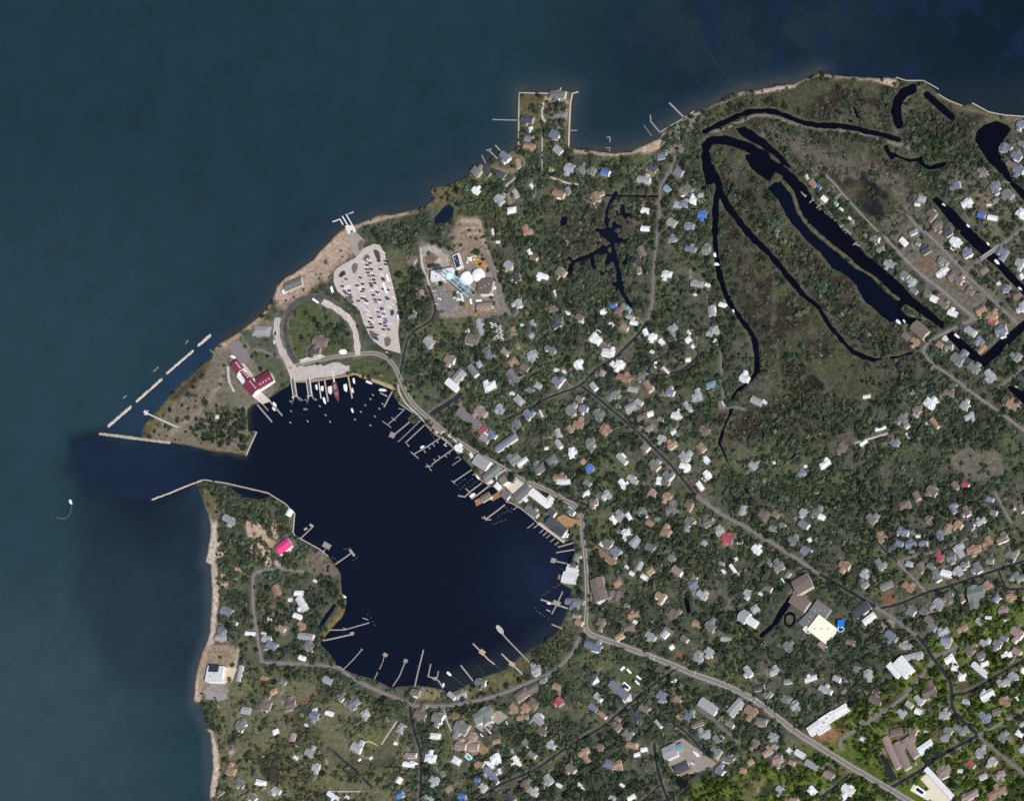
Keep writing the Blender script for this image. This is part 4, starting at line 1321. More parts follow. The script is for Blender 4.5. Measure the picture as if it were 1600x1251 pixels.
_chim = MB(); _chim.box(-.45, -.45, 0, .45, .45, 2.0); _chim.box(-.55, -.55, 2.0, .55, .55, 2.25); CHIM_ME = _chim.mesh('chimney', [mat('chimney_brick', (.25, .13, .10), .9, .2, .6)])
FOOT = []      # footprints in plan pixels: x, y, half length, half width, angle
SMALL_R = MB()
def shape(rng, L, W, code, kind):
    area = L * W
    d = {}
    d['h'] = 2.5 if kind == 'S' else (rng.choice((3.4, 5.0, 5.8)) if area > 130 else rng.choice((3.2, 4.4, 5.0)))
    d['rise'] = W * rng.uniform(.12, .21)
    d['hip'] = rng.random() < (.12 if kind == 'S' else .33)
    d['wing'] = kind != 'S' and area > 120 and rng.random() < .72
    d['wx'] = rng.uniform(-.28, .28) * L; d['wl'] = W * rng.uniform(1.25, 1.6); d['ww'] = min(L * .48, W * rng.uniform(.5, .75)); d['ws'] = rng.choice((-1, 1))
    d['wall'] = rng.choice((0, 0, 0, 0, 1, 1, 2, 2, 4)) if code not in 'tno' else rng.choice((0, 1, 1, 3, 3, 2))
    return d
def put_house(px, py, L, W, ang, code, kind, rng, individual):
    s = shape(rng, L, W, code, kind)
    zt = 1.3 + s['h'] + s['rise'] * .5
    yaw, kl, kw = axis(px, py, ang)
    p = P(px, py, zt); L *= kl * .89; W *= kw * .89
    if kind != 'S' and min(L, W) > 8: L *= .97; W *= .93
    FOOT.append((px + 1.0, py + .8, L / kl / 2, W / kw / 2, ang))
    loc = Vector((p.x, p.y, 1.25))
    wm, rm = MB(), MB()
    block(wm, rm, 0, 0, L, W, s['h'], s['rise'], s['hip'], wi=s['wall'])
    if s['wing']:
        wl = s['wl']; cy = s['ws'] * (wl / 2 - W * .42) * .55
        block(wm, rm, s['wx'], cy, wl, s['ww'], s['h'] - .12, min(s['rise'], s['ww'] * .18) - .08, False, True, wi=s['wall'])
    ny = Vector((-math.sin(yaw), math.cos(yaw))); cs = 1 if ny.dot(Vector((.79, -.61))) > 0 else -1
    porch = kind != 'S' and rng.random() < .4
    if not individual:
        c, sn = math.cos(yaw), math.sin(yaw)
        tr = lambda v: (loc.x + v[0] * c - v[1] * sn, loc.y + v[0] * sn + v[1] * c, loc.z + v[2])
        SMALL_R.add([tr(v) for v in wm.v], wm.f, 26 + s['wall']); SMALL_R.add([tr(v) for v in rm.v], rm.f, ord(code) - 97)
        return None
    root = empty('shed' if kind == 'S' else 'house', loc, yaw)
    wm.mi = [0] * len(wm.f)
    wm.build('wall', WALLS[s['wall']], root); rm.build('roof', roof_mat(code), root)
    if porch:
        m = MB(); w_ = L * rng.uniform(.35, .8); x0 = rng.uniform(-.5, .5) * (L - w_); d_ = rng.uniform(1.8, 3.4)
        y0, y1 = (W / 2 + .02, W / 2 + d_) if cs > 0 else (-W / 2 - d_, -W / 2 - .02)
        zf = s['h'] * .45 if s['h'] > 4 else .7
        m.box(x0 - w_ / 2, y0, zf - .2, x0 + w_ / 2, y1, zf)
        yo = y1 - .1 if cs > 0 else y0 + .1
        for t in (-.48, -.16, .16, .48): m.box(x0 + t * w_ - .1, yo - .1, -1, x0 + t * w_ + .1, yo + .1, zf + 1.0)
        m.box(x0 - w_ / 2, yo - .05, zf + .9, x0 + w_ / 2, yo + .05, zf + 1.02)
        m.build('porch', rng.choice((WHITE, WHITE, WOOD, TANWOOD)), root)
    if kind != 'S' and L * W > 230:
        for k in range(3):
            o = link('window', WIN_ME, root, ((k - 1) * L * .28, cs * (W / 2 + .03), s['h'] * .6)); o.scale = (1.3, 1, 1.1)
        nx = Vector((math.cos(yaw), math.sin(yaw))); ce = 1 if nx.dot(Vector((.79, -.61))) > 0 else -1
        link('window', WIN_ME, root, (ce * (L / 2 + .03), W * .2, s['h'] * .6), math.pi / 2); link('window', WIN_ME, root, (ce * (L / 2 + .03), -W * .2, s['h'] * .6), math.pi / 2)
        link('door', DOOR_ME, root, (L * .14, cs * (W / 2 + .03), 0))
        if rng.random() < .3: link('chimney', CHIM_ME, root, (L * .22, W * .12, s['h'] + s['rise'] * .5))
    col = RC[code][0]; area = L * W / (kl * kw)
    if kind == 'S':
        long = L / W > 1.9
        root.name = 'trailer' if long else 'shed'
        root['category'] = 'trailer' if long else 'shed'; root['group'] = 'small sheds and trailers in the yards'
        later(root, ('small %s ' % col) + ('oblong trailer' if long else 'shed'), px, py)
    else:
        sz = 'small' if area < 120 else ('large' if area > 240 else 'mid-sized')
        lg = 'long ' if L / W > 1.85 else ('square ' if L / W < 1.18 else '')
        root['category'] = 'house'; root['group'] = 'village houses'
        later(root, '%s %s%s-roofed house' % (sz, lg, col), px, py)
    return root
# buildings with a shape of their own: name | category | label | h | blocks (dx dy L W ang roof rise-factor height-factor; dx dy in plan pixels from x y)
SPECIAL = """station_building|station|red-roofed waterfront station of joined wings on the western point|8|395,590|-24.5 -17 16 14 52 M .14 1;-13 -5 22 5 50 M .15 .92;-2 14 21 17 50 M .13 1;18 3 26 17 -32 M .15 .97;4 9 16 7 52 w 0 .75;-17 3 18 7 52 w 0 .5;14 16 26 4 -32 w 0 .55;-19 -10 14 3 -34 w 0 .8
pink_house|house|house with a hot pink roof on the southwestern point|6|443,853|0 0 24 14 -38 P .17 1;8 3 8 3 50 w 0 .5
visitor_hall|hall|grey gabled hall with a white ridge by the northwestern shore|5|458,444|0 0 28 12 -22 g .14 1;-14 11 7 5 -22 w 0 .6
power_hall|hall|long white flat-roofed hall beneath the water tower|8|690,428|0 0 34 14 -10 w 0 1;-6 8 20 3 -10 l 0 .5
solar_house|hall|white hall with a dark blue panel roof beside the white tanks|5|715,408|0 0 22 11 74 w 0 1;-1 0 18 7 74 k 0 1.06
octagon_hall|hall|big brown-grey hall south of the white tanks|7|758,447|0 0 22 17 0 n 0 1;0 0 17 24 0 n 0 1.01;2 13 17 2.5 -4 w 0 .8
machine_shed|shed|pinkish long shed above yellow machines|5|757,478|0 0 24 9 -5 p .1 1
lumber_shed|store|long grey store with a red end beside the harbour road|6|737,657|-4 -3 44 12 38 g .08 1;16 13 14 12 -35 r .1 .9;-14 -8 10 10 38 b .1 .95
right_angled_house|house|right-angled house with a white wing and a grey wing|6|709,595|7 -8 22 12 -48 l .2 1;-3 6 21 11 40 w .14 .95
front_shop|shop|long shop with a pale blue front facing the harbour road|7|790,691|0 0 37 9 -35 b .15 1;-2 3 34 2.5 -35 l 0 .6;-11 8 8 6 -35 w 0 .7
white_hall|hall|long white hall north of the slate waterfront hotel|6|846,779|-3 -1 36 12 38 w .1 1;12 2 13 10 -50 w .12 .95
waterfront_hotel|hotel|slate-roofed waterfront hotel behind the row of finger piers|8|869,822|0 0 34 14 37 d .12 1;6 5 16 16 37 d .14 .95;14 12 8 7 37 w 0 .8
quay_house|warehouse|big white quay house on the eastern harbour shore|6|890,902|0 0 23 17 8 w .06 1;4 -14 17 11 10 w .1 .9;5 -17 9 6 10 n .1 1
brown_hotel|hotel|dark brown hotel beside the east harbour road|8|935,921|-2 -8 20 20 80 n .12 1;2 8 18 19 80 n .12 .98;7 -6 8 4 80 w 0 .8;4 17 12 6 -20 w 0 .7
tan_row|hall|tan long low roof slanting beside the east harbour road|3|945,867|0 0 40 7 38 t .1 1
courtyard_motel|motel|blue-roofed motel around a small white pool court|6|970,1076|-3 2 36 11 42 b .12 1;9 14 12 9 -20 w 0 .9
pool_house|motel|long grey motel with a dark pool court at its end|6|1106,1103|0 0 30 15 35 l .12 1;4 5 14 5 35 w 0 .8
store_hall|store|long pale shed roof west of the tan drive by the highway|6|1149,1105|0 0 29 13 -48 l .1 1
yard_hall|depot|pale green depot roof in the gravel tank yard|7|1046,1174|0 0 22 19 -25 l .08 1;14 -7 12 9 -20 c .1 .9
yard_shed|depot|dark depot roof with tan lean-to in the tank yard|5|1065,1199|0 0 22 13 -25 d .08 1;6 5 20 7 -25 t .08 .8
school_hall|school|brown-grey hall with a white wall north of the cream roof|9|1253,912|0 0 28 22 -30 n .07 1
school_wing|school|brown-grey wing south-west beside the dark ditch|5|1249,940|0 0 28 19 33 n .09 1;-3 -11 14 3 35 w 0 .8
school_block|school|grey flat school block beside the cream flat roof|6|1275,963|-11 8 26 22 -45 g 0 1;6 -10 26 22 35 g 0 .95;-16 19 8 6 -45 w 0 1.15
cream_hall|hall|very large cream flat-roofed hall in the southeast|9|1284,982|0 0 34 30 38 C 0 1
striped_hall|store|dark striped hall with pale end roof by the back road|5|1349,958|-3 -6 28 14 -38 d .06 1;9 8 22 9 -38 w .08 .9
church_hall|church|white cross-planned church hall south of the pale cottage|7|1168,967|0 0 30 12 33 w .2 1;-6 -4 12 20 33 l .2 .9
stepped_hall|hall|white stepped hall with wings beside the dark road bend|8|1411,1041|0 0 28 20 50 w .08 1;-15 5 24 10 50 w .08 .8;7 -15 28 7 -15 l .1 .7;25 -18 9 10 -15 l .12 .7
school_long|school|long narrow pinkish-grey school roof on the dark lot|5|1393,1175|0 0 52 10 65 p .12 1
school_twin|school|second narrow school roof with crossing wings|5|1413,1172|-4 8 44 12 65 p .12 1;6 -16 26 11 -35 p .12 .95;11 -5 32 13 58 p .12 1.02;-12 -30 20 9 -15 n .1 .9
bent_shop|motel|very long white bent building by the cream court|6|1467,1222|0 0 60 8 47 w .06 1
white_shop|shop|white flat long shop of stepped blocks by the highway|6|1292,1131|0 -9 28 12 -32 w 0 1;-8 4 22 14 -32 w 0 .97;22 -22 23 11 -32 w .05 1.02
court_shop|shop|white shop beside the dark parking strip|6|1446,1166|0 0 26 11 -35 w .06 1
highway_store|store|white store roof with a tan yard beside the highway|7|1273,1136|0 0 24 13 -35 w .05 1
beach_house|house|white flat beach house with a black panel by the sea|7|335,1052|0 0 25 24 2 w 0 1;-1 -8 15 10 2 k 0 1.1;2 12 22 4 2 w .1 .9
court_wing|house|narrow pale wing beside the beach house terrace|4|374,1051|0 0 24 6 -78 l .14 1
quay_store|store|pale store with a brown yard on the harbour front|6|752,722|0 0 24 17 32 l .1 1
deck_hut|hut|grey hut on the floating timber deck|4|758,776|0 0 15 9 -32 o .16 1
green_store|store|grey-green quay store west of the white long hall|6|816,770|0 0 28 13 -42 g .1 1;4 9 6 5 -42 w 0 .9
boat_store|store|blue-grey boat store beside the brown timber deck|4|789,774|0 0 12 8 35 b .1 1
inn_house|inn|brown gabled inn with white galleries on the harbour road|7|787,746|0 0 15 15 -35 n .2 1;7 4 19 4 -35 w 0 .85;-5 -6 20 3 -35 w 0 .7
gallery_house|inn|grey-green long inn with white galleries on the harbour road|7|768,740|0 0 29 13 -38 m .16 1;6 5 26 3 -38 w 0 .8
loft_house|house|grey-roofed lakeside house beside the tower lot|7|1437,515|0 0 26 18 40 n .2 1"""
SP_MAT = {'M': mat('roof_maroon', (.165, .032, .052), .75, .12, 2.5, 0, .25, .9), 'P': mat('roof_hot_pink', (.68, .055, .20), .8, .16, 2.2, 0, .2, 1.4), 'C': mat('roof_cream', (.80, .74, .56), .8, .06, 6)}
SP_FOOT = []
for line in SPECIAL.split('\n'):
    nm, cat, lab, h, xy, blocks = line.split('|')
    h = float(h); cx, cy = (float(v) for v in xy.split(','))
    base = P(cx, cy, 1.3 + h)
    root = empty(nm, (base.x, base.y, 1.25)); tag(root, lab, cat)
    for bi, bl in enumerate(blocks.split(';')):
        dx, dy, L, W, ang, code, rf, hf = bl.split()
        dx, dy, L, W, ang, rf, hf = (float(v) for v in (dx, dy, L, W, ang, rf, hf))
        yaw, kl, kw = axis(cx + dx, cy + dy, ang)
        q = P(cx + dx, cy + dy, 1.3 + h * hf) - Vector((base.x, base.y, 1.25))
        hh = h * hf + .011 * bi
        wm, rm = MB(), MB()
        block(wm, rm, 0, 0, L * kl, W * kw, hh, W * kw * rf, False)
        m = SP_MAT.get(code) or roof_mat(code)
        wo = wm.build('wall', WALLS[0] if code in 'wlrMPCbkd' else WALLS[bi % 2 + 1], root, (q.x, q.y, 0), yaw)
        ro = rm.build('roof', m, root, (q.x, q.y, 0), yaw)
        SP_FOOT.append((cx + dx, cy + dy, L / 2, W / 2, ang))
        ny = Vector((-math.sin(yaw), math.cos(yaw))); cs = 1 if ny.dot(Vector((.79, -.61))) > 0 else -1
        if L > 12 and W > 6 and hf > .6:
            nw = int(L / 5)
            for k in range(nw):
                o = link('window', WIN_ME, wo, (((k + .5) / nw - .5) * L * kl * .92, cs * (W * kw / 2 + .03), hh * .62)); o.scale = (1.2, 1, 1.2)
            if rf == 0 and L > 18:
                u = MB(); u.box(-1.1, -.9, 0, 1.1, .9, 1.1); u.box(-.6, -.5, 1.1, .6, .5, 1.35)
                for k in range(3): u.build('rooftop_unit', WALLS[2], ro, ((k - 1) * L * .27, ((k * 7) % 3 - 1) * W * .2, hh + .25))
        if code in 'rM' and rf > .125:
            sk = MB(); sk.box(-.8, -.9, 0, .8, .9, .9)
            for k in range(4): sk.build('dormer', WHITE, ro, (((k + .5) / 4 - .5) * L * kl * .8, cs * W * kw * .22, hh + W * kw * rf * .45))
def in_foot(px, py, feet, grow=0.0):
    for x, y, a, b, g in feet:
        c, s = math.cos(math.radians(g)), math.sin(math.radians(g)); dx, dy = px - x, py - y
        if abs(dx * c + dy * s) < a + grow and abs(-dx * s + dy * c) < b + grow: return True
    return False
rows = []
for l in HOUSES.strip().split('\n'):
    x, y, L, W, a, c, k = l.split(); x, y, L, W, a = (float(v) for v in (x, y, L, W, a))
    if in_foot(x, y, SP_FOOT, 1.0): continue
    rows.append((x, y, L, W, a, c, k))
order = sorted((i for i in range(len(rows)) if rows[i][6] == 'H'), key=lambda i: -rows[i][2] * rows[i][3])
TOP = set(order[:300])
for i, (x, y, L, W, a, c, k) in enumerate(rows):
    put_house(x, y, L, W, a, c, k, random.Random(1000 + i), k == 'S' or i in TOP)
FOOT += SP_FOOT
_o = SMALL_R.build('small_cottages', [roof_mat(chr(97 + k)) if chr(97 + k) in RC else WHITE for k in range(26)] + WALLS)
tag(_o, 'the many smaller cottages scattered among the village trees', 'cottages', None, 'stuff')
# ------------------------------------------------------------------ roads, pavements, markings
RMATS = {'e': mat('asphalt_patched', (.075, .068, .072), .95, .35, 6, 0, .2), 'a': mat('asphalt_new', (.020, .021, .028), .9, .35, 5, 0, .2), 'g': mat('asphalt_worn', (.175, .158, .152), .95, .22, 4, 0, .2), 'p': mat('pale_concrete', (.44, .385, .345), .95, .2, 5, 0, .2),
         'd': mat('dusty_gravel', (.30, .255, .22), 1, .2, 4, 0, .1), 't': mat('tan_gravel', (.33, .19, .095), 1, .25, 3, 0, .1), 'c': mat('cream_concrete', (.60, .54, .43), .95, .12, 5, 0, .2)}
LINE = mat('road_paint_white', (.50, .48, .45), .8, .1, 2); YELLOW = mat('road_paint_yellow', (.34, .24, .07), .8, .1, 2)
def ribbon(mb, pts, w, z, off=0.0, thick=0.5, mi=0, wob=None):
    g = [P(x, y, z) for x, y in pts]
    n = len(g); L = []; R = []
    for i in range(n):
        d = (g[min(i + 1, n - 1)] - g[max(i - 1, 0)]); d.z = 0
        if d.length < 1e-6: d = Vector((1, 0, 0))
        d.normalize(); nn = Vector((-d.y, d.x, 0))
        ww = w / 2
        if wob is not None: ww = ww * (1 + .16 * math.sin(i * 1.7 + wob) + .1 * math.sin(i * .63 + wob * 2))
        L.append(g[i] + nn * (off + ww)); R.append(g[i] + nn * (off - ww))
    vs = []
    for i in range(n):
        vs += [L[i], R[i], L[i] - Vector((0, 0, thick)), R[i] - Vector((0, 0, thick))]
    fs = []
    for i in range(n - 1):
        a = 4 * i; b = a + 4
        fs += [(a, a + 1, b + 1, b), (a + 1, a + 3, b + 3, b + 1), (a + 2, a, b, b + 2)]
    fs += [(0, 2, 3, 1), (4 * n - 4, 4 * n - 3, 4 * n - 1, 4 * n - 2)]
    mb.add(vs, fs, mi)
ROAD_D = np.full(land.shape, 99.0)
for i, (w, k, pts) in enumerate(ROADS):
    sp = smooth_pts(pts)
    mb = MB(); ribbon(mb, sp, w * (.98 if i < 3 else .88), 1.47 + .004 * i, 0, .5, 0, i * 1.3)
    o = mb.build('path' if w < 2.3 else ('road' if k != 'p' or w > 6 else 'track'), RMATS[k]); o['kind'] = 'structure'
    ROAD_D = np.minimum(ROAD_D, dist_line(pts, 24) - w / 2)
mk = MB()
for i in (0, 1):
    sp = smooth_pts(ROADS[i][2]); w = ROADS[i][0] * .98
    ribbon(mk, sp, .55, 1.75, w * .40, .1); ribbon(mk, sp, .55, 1.75, -w * .40, .1)
    ribbon(mk, sp, .16, 1.752, .2, .1, 1); ribbon(mk, sp, .16, 1.752, -.2, .1, 1)
for cx, cy, a in ((1016, 1025, 25), (1022, 1027.5, 25), (1086, 1051, 20), (1175, 1091, 40), (1181, 1094, 40)):
    t = math.radians(a + 90)
    ribbon(mk, [(cx - math.cos(t) * 4, cy - math.sin(t) * 4), (cx + math.cos(t) * 4, cy + math.sin(t) * 4)], 1.0, 1.76, 0, .1)
mk.build('road_marking', [LINE, YELLOW])['kind'] = 'structure'
kb = MB()
for s_ in ("666,646 690,631 700,625", "682,652 700,642 722,628", "704,622 713,616", "700,1108 703,1136"): ribbon(kb, pl(s_), .8, 1.72, 0, .6)
for i in (0, 1): 
    sp = smooth_pts(ROADS[i][2]); w = ROADS[i][0] * .98
    ribbon(kb, sp, .6, 1.62, w / 2 + .5, .5)
    ribbon(kb, sp, .6, 1.62, -w / 2 - .5, .5)
kb.build('kerb', mat('kerb_stone', (.185, .165, .15), .95, .2, 3))['kind'] = 'structure'
PAVE_IN = np.zeros(land.shape, bool)
for i, (nm, (k, pts)) in enumerate(PAVED.items()):
    mb = MB(); zz = 1.46 - .002 * i
    g = [P(x, y, zz) for x, y in pts]
    mb.prism([(v.x, v.y) for v in g], zz - .6, zz)
    mb.build(nm, RMATS[k])['kind'] = 'structure'
    PAVE_IN |= inside(pts)
# planted islands and kerbs in the car park
ISL = [("549,418 552,412 557,411 559,416 557,423 552,427", 'd'), ("529,430 533,424 538,423 540,427 536,431 530,432", 'n'), ("567,405 571,398 577,399 577,404 573,409", 'd'), ("583,391 588,390 593,396 594,408 588,404", 'n'), ("538,462 545,464 552,470 552,474 545,472", 'd'),
       ("577,516 584,518 587,528 582,529 578,524", 'd'), ("600,529 606,526 611,531 608,540 602,540", 'd'), ("609,487 613,483 616,488 612,494", 'n'), ("559,380 565,374 569,378 566,388 560,391", 'd')]
SOIL = mat('planted_soil', (.13, .115, .085), 1, .3, 1.5, 0, .05); SOIL2 = mat('dark_shrub_bed', (.075, .062, .058), 1, .3, 1.5, 0, .05)  # two bed colours of their own: brown soil and a darker purple-brown shrub bed
for s_, k in ISL:
    mb = MB(); g = [P(x, y, 1.6) for x, y in smooth_pts(pl(s_) + [pl(s_)[0]], 1.5)[:-1]]
    mb.prism([(v.x, v.y) for v in g], 1.0, 1.63); mb.build('planting_island', SOIL if k == 'd' else SOIL2)['kind'] = 'structure'
# ferry lanes painted on the terminal pavement
lm = MB()
for k in range(5): ribbon(lm, [(487, 577 + k * 3.2), (541, 570 + k * 3.2)], .4, 1.6, 0, .1)
for k in range(3): ribbon(lm, [(432 + k * 3.2 - 3, 500), (431 + k * 3.2 - 3, 520), (444 + k * 3.2 - 3, 556)], .4, 1.9, 0, .1)
lm.build('lane_marking', LINE)['kind'] = 'structure'
# helipad, ramp pad, quays
def slab(name, s_, z, thick, m, label=None, cat=None, kind='structure', group=None):
    mb = MB(); g = [P(x, y, z) for x, y in pl(s_)]
    mb.prism([(v.x, v.y) for v in g], z - thick, z); o = mb.build(name, m)
    tag(o, label, cat, group, kind if not cat else None); return o
slab('boat_ramp', "539,353 550,351.5 557,361.5 544,365.5", 1.5, 2.5, mat('ramp_concrete', (.62, .60, .56), .9, .1, 3), 'pale concrete boat ramp sloping into the water between three finger piers', 'boat ramp')
slab('station_quay', "392,617 407,611 423,626 409,631", 1.6, 3, mat('quay_concrete', (.55, .47, .41), .9, .1, 3), 'pale pinkish concrete quay below the red-roofed waterfront station', 'quay')
slab('hotel_quay', "839,818 843,815 882,845 880,848", 1.5, 3, mat('quay_pale', (.42, .36, .31), .9, .1, 3), 'narrow pale quay edge carrying the row of finger piers', 'quay')
slab('paved_yard', "336,1082 352,1082 356,1090 342,1095 322,1092 322,1074", 1.5, .5, mat('paving_grey', (.24, .22, .21), .95, .15, 4), 'grey paved yard beside the white beach house', 'yard')  # plain grey parking yard, not a sports court
slab('forecourt', "468,562 480,558 493,557 500,553 509,557 500,561 486,564 470,568", 1.55, .6, RMATS['c'])
slab('station_court', "376,569 381,567 396,586 392,592 388,590", 1.6, .6, mat('court_pink', (.46, .38, .34), .95, .15, 3))
slab('terrace', "350,1043 366,1040 370,1044 362,1064 350,1066", 1.7, .7, mat('terrace_stone', (.50, .40, .30), .95, .3, 1.5), 'patchy tan stone terrace beside the white beach house', 'terrace')
POOLM = mat('pool_water', (.10, .40, .44), .15, .1, 3, 0, .5); POOLD = mat('dark_pool_water', (.015, .02, .03), .15, .1, 3, 0, .5)
for cx, cy, L, W, a, wat_, lab in ((978, 1072, 10, 4, 40, POOLD, 'white-rimmed dark pool in the court of the blue motel'), (1122, 1114, 10, 5, -55, POOLD, 'dark pool in a pale square deck at the long grey motel'), (1437, 1235, 13, 5, 35, POOLD, 'dark rectangular pool with a broad white rim by the white bent building'),
                                   (941, 798.5, 10, 8, -38, POOLD, 'square black pool cover south of the long white hall'), (732, 1182, 9, 5, 40, POOLM, 'turquoise pool on a white terrace in the southern village'), (1527, 927, 9, 3, -15, POOLM, 'narrow pool in the court of the big brown house'), (1221, 908, 6, 5, 60, POOLM, 'small pale turquoise pool beside the tan lane'), (891, 798, 10, 8, 40, POOLD, 'black tarpaulin pool square beside the tan gravel lot')):
    if cx == 941: continue
    yaw, kl, kw = axis(cx, cy, a); p = P(cx, cy, 1.8); r = empty('pool', (p.x, p.y, 1.2), yaw); tag(r, lab, 'pool')
    m = MB(); l, w = L * kl / 2, W * kw / 2
    rim = 2.2 if wat_ is POOLD and cx != 891 else 1.2
    for x0, y0, x1, y1 in ((-l - rim, -w - rim, l + rim, -w), (-l - rim, w, l + rim, w + rim), (-l - rim, -w, -l, w), (l, -w, l + rim, w)): m.box(x0, y0, 0, x1, y1, .75)
    m.build('rim', WHITE if cx != 1122 else RMATS['p'], r); m = MB(); m.box(-l, -w, 0, l, w, .6); m.build('pool_surface', wat_, r)
# ------------------------------------------------------------------ breakwaters and seawalls of rock
ROCK = mat('pale_rock', (.40, .335, .275), .95, .35, 2.2, 0, .2); ROCKD = mat('wet_rock', (.22, .20, .17), .95, .35, 2.0, 0, .2)
def rock_bank(pts, w, h, seed, m, label, cat, step=1.6, group=None):
    rng = np.random.RandomState(seed)
    sp = smooth_pts(pts, step); g = [P(x, y, 0) for x, y in sp]; n = len(g); K = max(5, int(w / 1.0) | 1)
    V = []; F = []
    for i in range(n):
        d = (g[min(i + 1, n - 1)] - g[max(i - 1, 0)]).normalized(); nn = Vector((-d.y, d.x, 0))
        e = min(1.0, min(i, n - 1 - i) / 2.5 + .1)
        for k in range(K):
            t = 2 * k / (K - 1) - 1
            prof = max(0.0, 1 - abs(t) ** 2.6) * e
            q = g[i] + nn * (t * w * .60 * (1 + .12 * rng.randn() * (abs(t) > .6)) * (.55 + .45 * e)) + Vector((rng.randn() * .25, rng.randn() * .25, -1.2 + prof * (h + 1.2) + rng.randn() * .38 * (abs(t) < .95)))
            V.append(q)
    for i in range(n - 1):
        for k in range(K - 1):
            a = i * K + k
            F += [(a, a + 1, a + K + 1), (a, a + K + 1, a + K)]
    mb = MB(); mb.add(V, F); o = mb.build('breakwater' if cat == 'breakwater' else 'rock_bank', m); tag(o, label, cat, group); return o
for i, (s_, w, lab) in enumerate((("308.5,541 330,522.3", 6, 'northernmost pale rock breakwater, nearest the grey pavement on the shore'), ("259.3,584.3 303,546.7", 5.5, 'longest straight pale rock breakwater, second from the north'), ("211.8,628.4 254,591", 5.5, 'pale rock breakwater between the two middle gaps of the row'),
                            ("167.6,667 206,634", 6, 'southernmost pale rock breakwater of the row, ending near the jetty tip'))): rock_bank(pl(s_), w, 1.7, 30 + i, ROCK, lab, 'breakwater', group='rock breakwaters off the western point')
rock_bank(pl("153.5,677 200,683 267,691.5"), 5.5, 1.8, 40, ROCK, 'long rock jetty on the northern side of the harbour mouth', 'jetty')
rock_bank(pl("236,781 268,769 297,757 318,749.5"), 3.2, 1.5, 41, ROCK, 'slender rock jetty on the southern side of the harbour mouth', 'jetty')
for i, (s_, w, lab) in enumerate((("289,537.5 295,531", 2.6, 'small rock heap west of the northernmost breakwater'), ("239,581 248.5,572.5", 3.2, 'larger middle rock heap west of the breakwater row'), ("191,623 198.5,617", 2.8, 'southern small rock heap west of the breakwater row'))): rock_bank(pl(s_), w, .8, 50 + i, ROCKD, lab, 'rock heap', .9)
def seawall(pts, w, z, m, label, cat='seawall'):
    mb = MB(); ribbon(mb, pl(pts), w, z, 0, z + 2.5); o = mb.build(cat.replace(' ', '_'), m); tag(o, label, cat); return o
SEAW = mat('seawall_pale', (.40, .355, .31), .9, .25, 1.5)
seawall("318,749 356,755 418,769.5 445,786 460,801 457.5,830 460,836 500,858 512,868", 1.5, 1.6, SEAW, 'pale bulkhead curving along the southwestern point and the pond')
seawall("384,711 400.5,674.5 392,673", 1.6, 1.6, SEAW, 'pale bulkhead at the eastern tip of the western point')
seawall("810,226 810.5,170 811,145 855,146 868,141", 2.2, 1.6, SEAW, 'pale wall on the western and northern side of the walled point')
seawall("888,233 889,204 891,160 894,146 903,143.5", 2.0, 1.6, SEAW, 'pale wall on the eastern side of the walled point ending in a spur')
seawall("876,137 875,142", 2.0, 1.6, SEAW, 'stub of wall north of the walled point', 'groyne')
seawall("1400,121 1416,126 1443,126 1466,139", 1.6, 1.5, SEAW, 'pale rock wall on the northern marsh shore')
seawall("1466,147 1482,157 1503,165", 1.3, 1.3, SEAW, 'thin stretch of wall midway on the northern marsh shore')
seawall("1519,161 1545,175 1570,180 1600,182", 1.6, 1.5, SEAW, 'pale wall on the shore north of the round lake')
seawall("1032,206 1050,195 1066,186 1084,174", 1.4, 1.6, SEAW, 'pale bulkhead in front of the northern paved platform')
seawall("790,783 800,786 815,795 833,810 840,817", 1.3, 1.6, SEAW, 'thin pale bulkhead east of the brown timber deck')
seawall("623,630 644,644", 1.2, 1.6, SEAW, 'short pale bulkhead below the bend of the harbour road')
seawall("456,596 486,596 540,587 556,584 616,609", 1.8, 1.6, mat('boardwalk_tan', (.42, .30, .21), .9, .2, 1.5), 'tan boardwalk edge between the ferry ramps and the curved pier', 'boardwalk')
seawall("664,662 680,678 690,684 706,697 716,708", 2.2, 1.55, WOOD, 'grey boardwalk joining the piers south of the harbour road', 'boardwalk')
seawall("740,735 753,751 766,759", 2.2, 1.55, BROWNWOOD, 'brown boardwalk in front of the gallery inns', 'boardwalk')
seawall("328,546 346,562.5", 1.2, 1.2, WOOD, 'thin grey groyne reaching the water west of the red-roofed station', 'groyne')
seawall("1290,273.5 1305,288 1317,303 1344,333 1372,362", 1.8, 2.0, WOOD, 'long thin marsh boardwalk running southeast behind the marina houses', 'boardwalk')
seawall("1305,289 1294,299.5", 1.3, 1.9, WOOD, 'first short spur off the long marsh boardwalk', 'boardwalk'); seawall("1314.5,302.5 1305,311", 1.3, 1.9, WOOD, 'second short spur off the long marsh boardwalk', 'boardwalk'); seawall("1353,345 1348,357", 1.3, 1.9, WOOD, 'southern short spur off the long marsh boardwalk', 'boardwalk')
